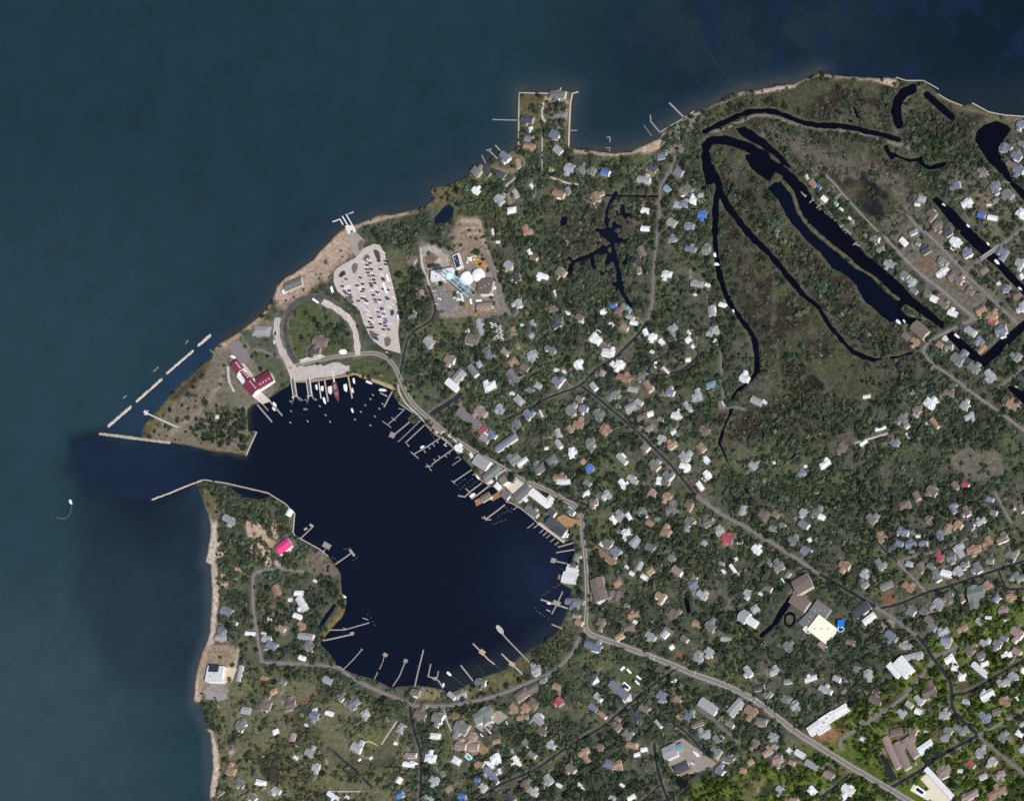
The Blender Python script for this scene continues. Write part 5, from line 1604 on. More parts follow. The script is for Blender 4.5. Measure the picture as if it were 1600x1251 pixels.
# canal bridge
def bridge(a, b, w, label):
    pa, pb = P(*a, 2.2), P(*b, 2.2); c = (pa + pb) / 2; d = pb - pa; L = d.length / 2
    r = empty('bridge', (c.x, c.y, 0), math.atan2(d.y, d.x)); tag(r, label, 'bridge')
    m = MB(); m.box(-L, -w / 2, 1.55, L, w / 2, 2.1); m.build('deck', mat('bridge_deck', (.24, .22, .21), .9, .15, 3), r)
    for s_ in (-1, 1):
        m = MB(); m.box(-L, s_ * (w / 2 - .2) - .15, 2.12, L, s_ * (w / 2 - .2) + .15, 2.9); m.build('parapet', CONC, r)
    for t in (-.5, 0, .5):
        m = MB(); m.box(L * t - .3, -w / 2 + .4, -2.5, L * t + .3, w / 2 - .4, 1.54); m.build('pier_wall', CONC, r)
for s_ in ("1290,273.5 1305,288 1317,303 1344,333 1372,362", "1305,289 1294,299.5", "1314.5,302.5 1305,311"): ROAD_D = np.minimum(ROAD_D, dist_line(pl(s_), 24) - 1)
bridge((1532, 405), (1561, 385), 6.5, 'straight grey road bridge over the second canal')
# ------------------------------------------------------------------ piers and docks
PIERS = """w 1.5 770,187 808,188|thin grey pier west of the walled point
w 1.5 889,204 902,204|short pier on the east side of the walled point
w 2.2 774,227 785,239|pier north-west of the blue-roofed shore house, longest of three
w 2 764,235 777,248;760,235 768,233|T-headed pier between two plain piers on the north shore
w 1.5 753,243 759,256|short westernmost pier of three on the north shore
w 1.6 948,215 953,214 953,222;947,231 953,231 952,237|broken grey offshore dock standing in the northern shallows
w 2.4 1046,161 1068,183|straight thick pier north of the paved platform
w 2 1016,180 1017,190 1031,207|bent pier west of the paved platform
w 1 1006,196 1018,212|thin broken pier west of the bent pier
s 1.8 520,346.5 531,342.5 536,351|west white L-shaped pier at the boat ramp
s 1.8 535,338 544,353|middle white pier of the boat ramp
s 1.8 552,331.5 541,335.5 556,361|east white L-shaped pier at the boat ramp
s 1.8 231.5,646.3 254,657 276.6,666.5;4@225,642 231,647;2@231,641 226,648|long white pier with a crossed head west of the point
w 1.8 470,840.4 480,831 490,821;3.5@484,819 489,822;3.5@475,827 480,825|pier with two small platforms, northernmost on the southwest shore
w 1.8 502,866 508,858;8@505,849 516,855|short pier with a broad grey platform on the southwest shore
w 2 524,881 536,873 548,864;3.6@546,858 554,868|long T-headed pier of the southwest shore
w 1.6 494,984 538,983.6 577,972.4;567,965 575,968;536,981 541,982|long bent pier with a fork head in the southwest cove
w 2.2 504,1000 512,999 550,990.6;5@547,990 553,989|straight pier with a square head in the southwest cove
w 1.6 536,1045.6 552,1030 565.6,1014;564,1013 567,1015|plain slanting pier, westernmost on the southern shore
t 1.4 585,1060 590,1050;593,1045 597,1036;598,1034 601,1022;5@599,1021 605,1024|broken pier with a tan head on the southern shore
w 1.8 614,1071 624,1056 633.6,1032;5@631,1031 636.5,1033|gently bent pier with a round head on the southern shore
w 2 648,1072 652,1054 661.6,1015|long straight plain pier in the south of the harbour
w 2.2 673,1037 669,1056 681,1060 686,1064 692,1074;683,1058 685,1048;676,1059 680,1062|angular pier with side arms in the south of the harbour
w 2 720,1039 739,1063|slender slanting pier west of the paved boathouse shore
t 2 739,1005 752,1018 762,1029 773,1037.6;7@750,1016 757,1021|offshore zigzag pier with a tan platform
t 2.2 784,1021 800,1037 822,1058;6@796,1035 804,1039|pier with a tan middle platform in the southern harbour
w 2 785,990 795,1001 831,1038|long straight pier leading to the oval pier head
w 1.8 862,975 875,980 889,987.4|pale pier close to the road fork east of the harbour
w 2.4 845,936 866,943 887,950;879,924 870,944 862,959;7@864,940 875,944;854,952 860,955|cross-shaped pier on the eastern shore
b 7 872,901 879,901|brown square deck in front of the big white quay house
w 2 862,875 887,880.4;7@861,874.5 868,876|pier with a square hut head on the eastern shore
w 1.8 869,863 898,858|longer of two bare slanting piers north of the hut pier
w 2 872,854.4 896,847.6|bare slanting pier nearest the end of the hotel quay
w 1.5 834,817 824,825|finger pier, first from the northwest in the row below the hotel
w 1.5 841,819 834,824.5|finger pier, second from the northwest in the row below the hotel
w 1.5 849,827 843.5,832|finger pier, third from the northwest in the row below the hotel
w 1.5 855,831 848.5,836|finger pier, fourth from the northwest in the row below the hotel
w 1.5 860,835 853.5,840|finger pier, fifth from the northwest in the row below the hotel
w 1.5 867,840.5 860,846|finger pier, sixth from the northwest in the row below the hotel
w 1.5 873,846 867,851|finger pier, last from the northwest in the row below the hotel
w 2.2 789,788 775,799 760,810;753,808 760,811 767,812;757,806 760,813|long pier with a ragged head south of the brown timber deck
b 9 785,763 777,775;b;770,779 790,766|B
b 10 743,786 754,780|broad brown float west of the grey deck hut
w 2.4 716,774 726.5,776 733,769 753,754;728,763 735,770|kinked grey pier with a cross arm west of the gallery inns
w 2.6 736.5,779 750,770 764,759|straight thick grey pier beside a white launch
w 1.8 708,753 723,743 738,733;706,751 711,755|long straight pier below the pale quay store
w 1.3 739,742 745,737.5|short thin pier below the gallery inns
w 1.3 707,726.5 720,717.5;712,716 716,713 720,717|small pier with a square slip
w 1.4 802,796 808,791.5|tiny pier on the thin bulkhead
w 1.5 631,640 620,651 607,662;598,658 611,667.5;612,652 618,657;623,638 632,640|pier with a pale cross head below the road bend
w 2.4 640,659 617,678;8@609,678 617,681|thick straight pier with a square grey head
w 1.1 657,657 640,673 622,690|thin green-grey pier between two thicker piers
w 1.7 663,664 648,678 634,691 639,697|pier with a short hooked end
w 1.8 689.5,683 668,697 647,709;642,706 654,716;676,693 679,697;669,697 672,701;662,703 665,707;682,688 685,692|long pier with short fingers and a T head
w 1.8 710,700 690,714 675,725;667,725 674,735;665,729 676,727;695,711 698,714;700,706 703,709;688,716 685,712;681,721 678,717|long pier with fingers and a ragged tan head
s 1.8 698,678 713,689 706,696 691,683 698,678;698,691 694,695 698,697|white ring-shaped dock beside the harbour road
w 2.6 613,611 606,624 600,636;594,613.5 605,619|pier with a slanting side arm at the end of the tan boardwalk
s 1.6 498,597 501.6,622|narrow white pier between two white boats
t 2.4 507,593 512.6,627|tan straight pier west of the maroon ship
s 2.6 520,580 521,586 522,598|white gangway leading to the maroon ship
t 2.4 544,588 550.4,622|tan straight pier east of the maroon ship
w 2.2 402,632 425,659|longest pier below the red-roofed station
w 1.6 409,630 419,641|short middle pier below the red-roofed station
w 2.4 421,626 441,649|thick pier with white boats below the red-roofed station
w 1.5 1252,300 1259,308;1256,304 1260,306|northernmost small dock of the marina houses
w 1.5 1265,317 1271,311;1269,309 1272,314|second small dock of the marina houses
w 1.6 1276,325 1286,316 1289,320 1280,328;1282,314 1288,322|forked dock of the marina houses
w 1.8 1290,326 1300,335;1288,332 1292,328|bent dock south of the forked dock
w 1.5 1299,340 1306,336 1310,340 1304,345|square U-shaped dock of the marina houses
w 2.2 1313,355 1326,345;1312,352 1316,356|long straight dock of the marina houses
w 1.5 1320,357 1330,366;1322,358 1317,360;1325,361 1321,364|comb-shaped dock of the marina houses
w 1.8 1335,380 1344,385;1333,383 1339,378|last southern dock of the marina houses
w 1.4 1568,552 1574,548;1569,547 1573,552|small dock on the eastern basin
w 1.2 1578,286 1566,283|short footbridge stub on the upper canal"""
PM = {'w': WOOD, 's': mat('pier_white', (.62, .60, .57), .9, .12, 1.5), 't': TANWOOD, 'b': BROWNWOOD}
for i, line in enumerate(PIERS.split('\n')):
    d, lab = line.split('|')
    if lab == 'B': d, lab = 'b 9 785,763 777,775;768,779 790,766', 'brown timber deck crossing the quay below the gallery inns'
    k, w, rest = d.split(' ', 2)
    mb = MB(); root = None
    for j, seg in enumerate(rest.split(';')):
        ww = float(w) if j == 0 else max(1.0, float(w) * (.8 if k != 'b' else 1.0))
        if '@' in seg: ww, seg = seg.split('@'); ww = float(ww)
        pts = pl(seg)
        ribbon(mb, pts, ww * 1.08, 1.55 + .012 * j, 0, .35)
        g = [P(x, y, 0) for x, y in pts]
        for a, b in zip(g[:-1], g[1:]):
            n = max(1, int((b - a).length / 9)); dd = (b - a).normalized(); nn = Vector((-dd.y, dd.x, 0))
            for q in range(n + 1):
                c = a.lerp(b, q / n)
                for s_ in (-1, 1): mb.tube(c + nn * s_ * ww * .5 + Vector((0, 0, -2.5)), c + nn * s_ * ww * .5 + Vector((0, 0, 1.95)), .16, 5)
    o = mb.build('pier', PM[k]); tag(o, lab, 'pier', 'timber piers along the shores')
OV = MB(); p = P(781, 983, 1.7); yw, kl, kw = axis(781, 983, 50)
OV.prism([(8.6 * kl * math.cos(t) * (1 if abs(math.cos(t)) < .8 else .96), 3.8 * kw * math.sin(t)) for t in [2 * math.pi * k / 24 for k in range(24)]], 1.2, 1.72)
tag(OV.build('dock_platform', mat('pale_deck', (.42, .39, .34), .9, .25, 1.5), None, (p.x, p.y, 0), yw), 'oval pale pier head at the end of a long pier', 'dock')
def ferry_ramp(ax_, ay_, bx, by, lab):
    pa, pb = P(ax_, ay_, 1.8), P(bx, by, 1.8); d = pb - pa; L = d.length
    r = empty('ferry_ramp', (pa.x, pa.y, 0), math.atan2(d.y, d.x)); tag(r, lab, 'ferry ramp')
    m = MB(); m.box(0, -2.6, 1.5, L, 2.6, 1.85); m.build('roadway', mat('ramp_asphalt', (.12, .105, .10), .9, .2, 2), r)
    for s_ in (-1, 1):
        m = MB(); m.box(-1, s_ * 3.1 - .5, -1, L + 1, s_ * 3.1 + .5, 2.3); m.build('side_wall', PM['s'], r)
    m = MB(); m.box(L - 1.2, -4.6, 3.6, L + .6, 4.6, 4.3); m.box(L - 1.0, -4.6, -1.5, L + .4, -3.8, 3.6); m.box(L - 1.0, 3.8, -1.5, L + .4, 4.6, 3.6); m.build('gantry', CONC, r)
    for s_ in (-1, 1):
        for k in range(3):
            m = MB(); m.lathe([(.9, -2), (.9, 2.6), (.5, 2.8)], 10, L + 3 + k * 3.2, s_ * (4.2 + k * 1.6)); m.build('dolphin', DARKMETAL if k == 2 else WOOD, r)
ferry_ramp(457, 592, 461, 620, 'western twin-walled ferry ramp at the terminal'); ferry_ramp(481, 592, 484.5, 619, 'eastern twin-walled ferry ramp at the terminal')
# posts standing in the water
_p = MB(); _p.tube((0, 0, -3), (0, 0, 2.6), .28, 6, .24); _p.lathe([(.3, 2.6), (.05, 3.0)], 6); POST = _p.mesh('mooring_post', [WOOD])
_p = MB(); _p.tube((0, 0, -3), (0, 0, 1.8), .16, 5, .12); STAKE = _p.mesh('net_stake', [mat('pale_stake', (.30, .29, .26), .9)])
rng = random.Random(5)
for s_ in ("668,668 684,684 5", "672,674 680,686 4", "780,806 800,795 6", "772,818 790,812 5", "786,790 800,800 5", "720,765 738,748 6", "716,758 728,748 4", "735,760 744,752 4", "845,960 838,950 4", "848,930 858,924 4", "846,958 856,966 4", "866,918 878,912 4", "576,960 586,976 4", "539,858 546,856 3", "552,875 560,870 3", "520,871 528,876 3", "652,1040 654,1070 4", "748,1040 758,1056 4", "773,1037 794,1056 7", "702,1052 722,1068 6", "876,888 884,890 3"):
    a, b, n = s_.split(); (x0, y0), (x1, y1) = pl(a + ' ' + b); n = int(n)
    for k in range(n):
        q = P(x0 + (x1 - x0) * k / max(1, n - 1) + rng.uniform(-.7, .7), y0 + (y1 - y0) * k / max(1, n - 1) + rng.uniform(-.7, .7), 0)
        o = link('mooring_post', POST, None, q); tag(o, 'thin timber mooring post standing in the dark harbour water near a pier', 'mooring post', 'mooring posts in the harbour')
for k in range(24):
    t = k / 23.0; x = 1036 + t * 96 + math.sin(t * 3) * 4; y = 6 + t * 110
    o = link('net_stake', STAKE, None, P(x, y, 0)); tag(o, 'thin pale stake of the dotted line crossing the northern shallows', 'stake', 'net stakes in the northern shallows')
# ------------------------------------------------------------------ boats
def hull_mesh(L, B, H, m1, m2, nm='hull'):
    mb = MB(); st = [(-.5, .8, .9), (-.25, 1, .85), (.1, 1, .88), (.3, .75, .95), (.43, .36, 1.03), (.5, .02, 1.1)]
    V = []; F = []
    for x, w, h in st: V += [(x * L, -w * B / 2, h * H), (x * L, -w * B * .36, -.3), (x * L, w * B * .36, -.3), (x * L, w * B / 2, h * H)]
    for i in range(len(st) - 1):
        a = 4 * i; b = a + 4
        F += [(a, a + 1, b + 1, b), (a + 1, a + 2, b + 2, b + 1), (a + 2, a + 3, b + 3, b + 2)]
    mb.add(V, F + [(0, 3, 2, 1)], 0)
    D = []
    for x, w, h in st: D += [(x * L * .97, -w * B * .45, h * H - .12), (x * L * .97, w * B * .45, h * H - .12)]
    mb.add(D, [(2 * i, 2 * i + 2, 2 * i + 3, 2 * i + 1) for i in range(len(st) - 1)], 1)
    return mb.mesh(nm, [m1, m2])
GEL = mat('white_gelcoat', (.82, .83, .84), .35, .04, 2, 0, .5); DECKW = mat('boat_deck', (.70, .70, .67), .6, .08, 1); GREYB = mat('grey_boat_hull', (.20, .22, .22), .6, .2, 1); GREYD = mat('grey_boat_floor', (.13, .15, .15), .8, .25, 1)
HULL = hull_mesh(1, .36, .1, GEL, DECKW)
def boat(px, py, L, W, ang, lab, cabin=True):
    yaw, kl, kw = axis(px, py, ang); q = P(px, py, 1.0); L *= kl; W *= kw
    r = empty('boat', (q.x, q.y, 0), yaw); tag(r, lab, 'boat', 'white boats')
    link('hull', hull_mesh(L, W, 1.3, GEL, DECKW), r)
    if cabin:
        m = MB(); m.box(-L * .22, -W * .28, 1.0, L * .16, W * .28, 2.2); m.add([(L * .16, -W * .26, 1.0), (L * .16, W * .26, 1.0), (L * .27, W * .2, 1.05), (L * .27, -W * .2, 1.05), (L * .16, -W * .24, 2.0), (L * .16, W * .24, 2.0)], [(4, 3, 2, 5), (0, 3, 4), (1, 5, 2)])
        m.build('cabin', GEL, r)
        m = MB(); m.box(-L * .18, -W * .29, 1.5, L * .165, W * .29, 1.9); m.build('cabin_window', GLASS, r)
BOATS = """553,595 9 3.6 80|white boat just north of the tan pier east of the maroon ship
494.6,605 8.5 3.6 80|white boat west of the narrow white pier
503.5,607 8 5 85|broad square white boat east of the narrow white pier
516,609.6 13 7 85|largest white boat, west side of the maroon ship
507,626 11 4 72|white boat at the outer end of the narrow white pier
540,606 12 6 82|broad white boat east of the maroon ship
550.8,610 8 3.6 72|white boat touching the east side of the tan pier
577,597.5 11 4 25|white boat lying along the tan boardwalk edge
598.4,609.4 12 4.6 5|white boat at the pier with a slanting arm
550.6,641.4 7.5 3.6 70|lone white boat moored out in the northern harbour
429,632 8.5 5 48|white broad boat at the thick station pier
428,639 7 3.6 50|white boat at the outer end of the thick station pier
660,698 7 3.6 -30|white boat on a lift at the long pier with short fingers
747,745.5 11 4 52|oblong white boat lying under the gallery inns
738.5,773.5 10 5.5 -35|white launch at the straight thick grey pier
769,777.5 7.5 4 -35|white boat beside the grey deck hut
858,942 6.5 4.5 20|white boat at the cross-shaped pier
538,931.6 8 3.4 30|white boat drawn up at the western cove shore
702,1052.5 9 4.2 40|white boat beside a row of posts in the southern harbour
692.5,1070 7.5 4 -70|white boat at the landward end of the angular pier
680,1059 6 3 5|small white boat tied to the angular pier
1475,320 6 3 35|small boat at the head of the second canal
1513,353 7 3.4 45|white boat moored midway on the second canal
1544,381 6.5 3.4 60|white boat just north of the road bridge
1558,409.5 10 5 45|largest white boat on the canal, south of the bridge
1594,451 7 3.6 40|white boat at the eastern end of the second canal
1117,398.5 7 5 70|white boat on the creek below the green-grey roofed house
1120,413 8 5 10|white skiff pair on the narrow creek
1146,486 5 3 70|small white boat low on the creek
1404,503 9 5 40|white boat at the tower lot at the channel tail
1413,502 6 3 60|small white boat beside the boat at the channel tail
1495.5,525 10 4 40|white boat in the elbow of the eastern basin
1476,527 8 5 -20|white boats raft at the northern corner of the eastern basin
110.5,784 8 4.5 65|lone white motor boat trailing a faint wake on the western sound
1589,604 6 3 20|white boat in the southeastern basin"""
for l in BOATS.split('\n'):
    d, lab = l.split('|'); xy, L, W, a = d.split(' '); x, y = pl(xy)[0]
    boat(x, y, float(L), float(W), float(a), lab, float(L) > 6.4)
SK = hull_mesh(5.6, 1.9, .9, GREYB, GREYD, 'skiff_hull')
_m = MB(); _m.box(-1.2, -.85, .6, -.8, .85, .72); _m.box(.5, -.8, .62, .9, .8, .74); SEAT = _m.mesh('thwart', [DECKW])
for x, y in pl("454,627 455,642.4 454,660 479,639 476,639.5 481,658 509,648.5 516,659 500,634.5 478,625 494,624 555,655.5 564,643.5 571,633 579,623.5 583,617 586,650.5 593,638.5 579,664.5 598,631 469,622 472,625"):
    yaw, kl, kw = axis(x, y, 42 + random.Random(int(x * 7)).uniform(-8, 8)); q = P(x, y, .5)
    r = empty('skiff', (q.x, q.y, 0), yaw); tag(r, None, 'skiff', 'open skiffs moored in the northern harbour'); link('hull', SK, r); link('thwart', SEAT, r)
    later(r, 'small grey moored skiff', x, y)
# the maroon ship
a_, b_ = P(522.5, 597, 1), P(529, 627, 1); d = b_ - a_; c_ = (a_ + b_) / 2
r = empty('ship', (c_.x, c_.y, 0), math.atan2(d.y, d.x)); tag(r, 'maroon-decked sailing ship moored between two tan piers', 'ship'); SL = d.length
MAR = mat('maroon_deck', (.115, .035, .045), .8, .2, 1.5)
link('hull', hull_mesh(SL, 9.5, 2.2, MAR, mat('maroon_planks', (.16, .06, .065), .9, .25, 1.2, 0, .2, 3.0)), r)
m = MB(); m.box(-SL * .36, -2.2, 1.7, -SL * .14, 2.2, 3.4); m.box(SL * .05, -1.6, 1.7, SL * .16, 1.6, 2.9); m.build('deck_house', mat('deck_house', (.30, .22, .18), .8, .15, 1), r)
for t in (-.12, .22):
    m = MB(); m.tube((SL * t, 0, 1.5), (SL * t, 0, 17), .24, 6, .12); m.tube((SL * t, 0, 3.2), (SL * t - 6.5, 0, 3.6), .16, 5); m.build('mast', WOOD, r)
m = MB(); m.tube((SL * .46, 0, 2.3), (SL * .62, 0, 3.4), .18, 5, .08); m.build('bowsprit', WOOD, r)
# wake of the motor boat
wk = MB(); ribbon(wk, smooth_pts(pl("112,789 110,800 106,807 98,810 88,808"), 2), 1.1, .04, 0, .02); o = wk.build('water_wake', mat('wake_foam', (.10, .13, .15), .9, .3, 2)); o['kind'] = 'structure'
# ------------------------------------------------------------------ vehicles
def car_bits(L=5.5, W=2.35, van=False):
    b = MB(); h = .95 if not van else 1.0
    b.prism([(-L / 2, -W * .44), (-L / 2 + .25, -W / 2), (L / 2 - .5, -W / 2), (L / 2, -W * .36), (L / 2, W * .36), (L / 2 - .5, W / 2), (-L / 2 + .25, W / 2), (-L / 2, W * .44)], .32, h, 0)
    t = 1.45 if not van else 2.1
    x0, x1 = (-L * .40, L * .14) if not van else (-L * .48, L * .3)
    b.add([(x0 + .25, -W * .38, t), (x1 - .3, -W * .38, t), (x1 - .3, W * .38, t), (x0 + .25, W * .38, t), (x0 + .25, -W * .38, t - .06), (x1 - .3, -W * .38, t - .06), (x1 - .3, W * .38, t - .06), (x0 + .25, W * .38, t - .06)], [(0, 1, 2, 3), (0, 4, 5, 1), (1, 5, 6, 2), (2, 6, 7, 3), (3, 7, 4, 0)], 0)
    for sx in (-.31, .31):
        for sy in (-1, 1): b.tube((sx * L, sy * W * .40, .33), (sx * L, sy * W * .51, .33), .33, 10, mi=1)
    g = MB()
    g.add([(x0, -W * .46, h), (x1 + .3, -W * .46, h), (x1 + .3, W * .46, h), (x0, W * .46, h), (x0 + .25, -W * .38, t - .07), (x1 - .3, -W * .38, t - .07), (x1 - .3, W * .38, t - .07), (x0 + .25, W * .38, t - .07)], [(0, 1, 5, 4), (1, 2, 6, 5), (2, 3, 7, 6), (3, 0, 4, 7)])
    return b, g
TYRE = mat('tyre_rubber', (.02, .02, .02), .9)
CC = {'w': ('white', (.82, .82, .82)), 'd': ('black', (.012, .013, .016)), 's': ('silver', (.42, .44, .46)), 'n': ('dark blue', (.02, .03, .10)), 'r': ('red', (.40, .06, .09)), 'b': ('blue', (.09, .15, .30)), 't': ('dark teal', (.03, .09, .10)), 'p': ('maroon', (.09, .03, .06)), 'y': ('yellow', (.75, .50, .03))}
CAR_ME = {}
for k, (nm, c) in CC.items():
    b, g = car_bits(); cpm = mat('car_paint_' + nm.replace(' ', '_'), c, .35, .04, 2, 0, .5); CAR_ME[k] = (b.mesh('parked_car', [cpm, TYRE]), g.mesh('window', [GLASS]))
def car(px, py, ang, k, lab=None, group='cars in the big car park', z=1.46):
    yaw, kl, kw = axis(px, py, ang); q = P(px, py, z + .7)
    o = link('parked_car', CAR_ME[k][0], None, (q.x, q.y, z), yaw); o.scale = (kl, kw, 1); link('window', CAR_ME[k][1], o)
    tag(o, lab, 'car', group)
    if lab is None: later(o, '%s car' % CC[k][0], px, py)
LOT = {'westernmost row': "532.5,431.5d 537,428d 540.5,436t 535.5,440.5s 535,447d 543,446.5w 542,448.5w 538,455n 545.5,454d 541,458.5n 547,461n 548,464.5n 540,451w",
 'second row': "563,433.5d 560.5,439s 558,446d 560,470d 564,478w 570,488s 577,499w 566.5,443.5d 564,448w 561.5,450w 567.5,451.5d 565.5,455d 562,453w 565.5,462.5w 566,466d 569.5,467d 573,470d 571,474w 569,479w 573.5,479s 571.5,484w 574,486w 575.5,492w 579.5,497d 581.5,503w 577.5,503d 580,507t 582,511d 574.5,511.5d 579,512d 588.5,523d 587,527n 589,530n",
 'third row': "575.5,406w 578,411d 573.5,414d 565,409w 573.5,420.5d 580,420.5d 572,417.5w 579.5,423.5s 575,426d 580,427w 577,431r 583,430.5d 584,437d 578,437s 579,443d 585.5,442d 580.5,446.5d 587,448w 580.5,449s 581,453w 588,452w 589.5,456.5d 583.5,461d 590,460w 586,468n 593,468.5n 587,472b 593,472w 589,485w 590.5,487n 596.5,481p 597,484d 599,486w 592.5,490s 599,490b 592,495d 593,499w 600,495w 602,497.5b 603.5,501b 595,503w 594.5,506d 601,504n 607.5,505.5w 602,509n 599,514.5d 607,514.5p 598,523w",
 'easternmost row': "591.5,408d 593.5,414.5s 594.5,420.5d 596,429w 598,435d 599,437.5t 599,451.5d 606,453d 602,408d 602.5,413d 599,400w 599,395w 596,393w 611,449.5w 615,465w 606,467n 604,465n 611,475w 608,478w 609,480w"}
for row, s_ in LOT.items():
    items = [(pl(t[:-1])[0], t[-1]) for t in s_.split()]
    cnt = {}
    for (x, y), k in sorted(items, key=lambda t: t[0][1]):
        nm = CC[k][0]; cnt[nm] = cnt.get(nm, 0) + 1
        rk = ORD[cnt[nm] - 1].replace('nearest', '').strip(); rk = 'first' if rk == '' else rk
        car(x, y, 12 + random.Random(int(x * 31 + y)).uniform(-6, 6), k, '%s %s car from the north, %s of the big car park' % (rk, nm, row))
for s_, a, lab in (("430,521d", 88, 'black car on the pale lane west of the looping road'), ("428.5,534w", 85, 'white car on the pale lane beside the looping road'), ("606,551w", 15, 'white car on the curved road below the car park'), ("389,904.5d", 60, 'black car at the bend of the southwestern lane'), ("397,916.5d", 85, 'black car driving on the southwestern lane'), ("416,954d", 85, 'black car in the sandy yard beside the southwestern lane'), ("414.5,968w", 80, 'white car, first of the row in the sandy yard'), ("419.5,967w", 80, 'second white car of the row in the sandy yard'), ("424,967.5w", 60, 'third white car of the row in the sandy yard'), ("427.5,966d", 80, 'black car ending the row in the sandy yard'),
                   ("757,1139.5d", 40, 'black car at the southern corner of the grey-green motel lot'), ("763,1136.5d", 40, 'second black car of the grey-green motel lot'), ("770.5,1132d", 35, 'third black car of the grey-green motel lot'), ("774.5,1130d", 35, 'black car furthest northeast in the grey-green motel lot'), ("752.5,1148w", 45, 'white car below the grey-green motel lot'), ("765.5,1143.5w", 45, 'white car in the middle below the grey-green motel lot'), ("776,1136w", 70, 'white car among trailers beside the grey-green motel lot'), ("792,1129w", 70, 'white car at the east end of the grey-green motel lot'),
                   ("689,441w", 60, 'white car just below the long white flat-roofed hall'), ("685,444w", 30, 'second white car just below the long white flat-roofed hall'), ("695,439w", 60, 'white car under the water tower tank'), ("678,455s", 15, 'silver car, first beside the dark lane of the tank yard'), ("679.5,461s", 15, 'silver car, second beside the dark lane of the tank yard'), ("686.5,467w", 10, 'white car on the dark tank yard strip'), ("682,475s", 10, 'silver car, southernmost beside the dark lane of the tank yard'),
                   ("1232,896w", 35, 'white car under trees near the brown-grey hall'), ("1416,1186n", 60, 'dark blue car, northernmost in the school lot'), ("1420,1190w", 60, 'white car, second in the school lot'), ("1423,1194d", 60, 'black car, third in the school lot'), ("1428,1190d", 60, 'black car at the east side of the school lot'), ("1431,1193s", 60, 'silver car at the east end of the school lot'), ("1458,1173w", 55, 'white car on the dark strip below the white shop'), ("1051,1198d", 65, 'dark car beside the tan lean-to of the tank yard'), ("702,676w", 40, 'white car beside the white ring dock')):
    x, y = pl(s_[:-1])[0]; car(x, y, a, s_[-1], lab, 'cars in the village')
def van(px, py, L, W, ang, lab, cat='trailer'):
    yaw, kl, kw = axis(px, py, ang); q = P(px, py, 3); r = empty(cat.replace(' ', '_'), (q.x, q.y, 1.46), yaw); tag(r, lab, cat)
    L *= kl; W *= kw; m = MB(); m.prism([(-L / 2, -W * .46), (-L / 2 + .3, -W / 2), (L / 2 - .5, -W / 2), (L / 2, -W * .4), (L / 2, W * .4), (L / 2 - .5, W / 2), (-L / 2 + .3, W / 2), (-L / 2, W * .46)], .6, 2.9); m.box(-L * .2, -.5, 2.9, -L * .05, .5, 3.2); m.build('body', GEL, r)
    m = MB(); m.box(-L * .3, -W / 2 - .03, 1.7, L * .3, W / 2 + .03, 2.3); m.build('window', GLASS, r)
    for sx in (-.3, .3):
        for sy in (-1, 1): m = MB(); m.tube((sx * L, sy * W * .38, .4), (sx * L, sy * W * .5, .4), .4, 10); m.build('wheel', TYRE, r)
van(606, 434, 11, 3.4, 72, 'white camper van on the east edge of the big car park', 'camper van'); van(601.5, 450, 17, 3.2, 68, 'very long white trailer in the easternmost row of the big car park'); van(622, 495, 7.5, 3, 92, 'white box trailer east of the big car park'); van(519, 452.5, 9, 3.6, 72, 'white oblong trailer at the western edge of the big car park'); van(493, 470, 10, 3.4, 35, 'white bus on the dark top of the looping road', 'bus')
for x, y, a, lab in ((748, 470, -4, 'white oblong tank trailer above the pinkish shed'), (736, 471, 80, 'white tank trailer below the water tower legs'), (723, 467, 80, 'white box trailer beside the white equipment yard'), (998, 1058, 40, 'white trailer on the motel lawn, southern of two on the east'), (996, 1066, 45, 'white trailer on the motel lawn, lowest one'), (983, 1048, 45, 'white trailer on the motel lawn, northern one'), (973, 1044, -40, 'white trailer at the north-west edge of the motel lawn')): van(x, y, 8, 3, a, lab)
def digger(px, py, ang, lab):
    yaw, kl, kw = axis(px, py, ang); q = P(px, py, 2.2); r = empty('digger', (q.x, q.y, 1.46), yaw); tag(r, lab, 'digger'); Y = mat('machine_yellow', (.72, .43, .02), .6, .1, 1)
    m = MB(); m.box(-2.2, -1.5, .9, 1.4, 1.5, 2.0); m.build('body', Y, r); m = MB(); m.box(-.4, -.8, 2.0, 1.1, .8, 3.2); m.build('cab', GLASS, r)
    for s_ in (-1, 1): m = MB(); m.box(-2.4, s_ * 1.3 - .35, 0, 2.0, s_ * 1.3 + .35, .9); m.build('track', TYRE, r)
    m = MB(); m.tube((1.2, 0, 1.8), (4.0, 0, 3.4), .3, 6); m.tube((4.0, 0, 3.4), (5.2, 0, 1.0), .25, 6); m.box(4.8, -.7, .2, 5.8, .7, 1.1); m.build('boom', Y, r)
digger(749, 487, -5, 'yellow digger in front of the pinkish shed, western of two on the lane'); digger(755, 486, 0, 'yellow digger in front of the pinkish shed, middle one'); digger(770, 486.5, 0, 'yellow digger at the eastern end of the pinkish shed'); digger(742, 489, 70, 'yellow digger standing alone west on the lane'); digger(728.5, 480, 60, 'small yellow machine west of the pinkish shed'); digger(743, 403.5, 20, 'yellow digger beside the white equipment north of the white tanks'); digger(719, 636, -30, 'yellow crane machine beside the dark parking lane'); digger(454, 575, 20, 'yellow planter machine at the ferry terminal turn')
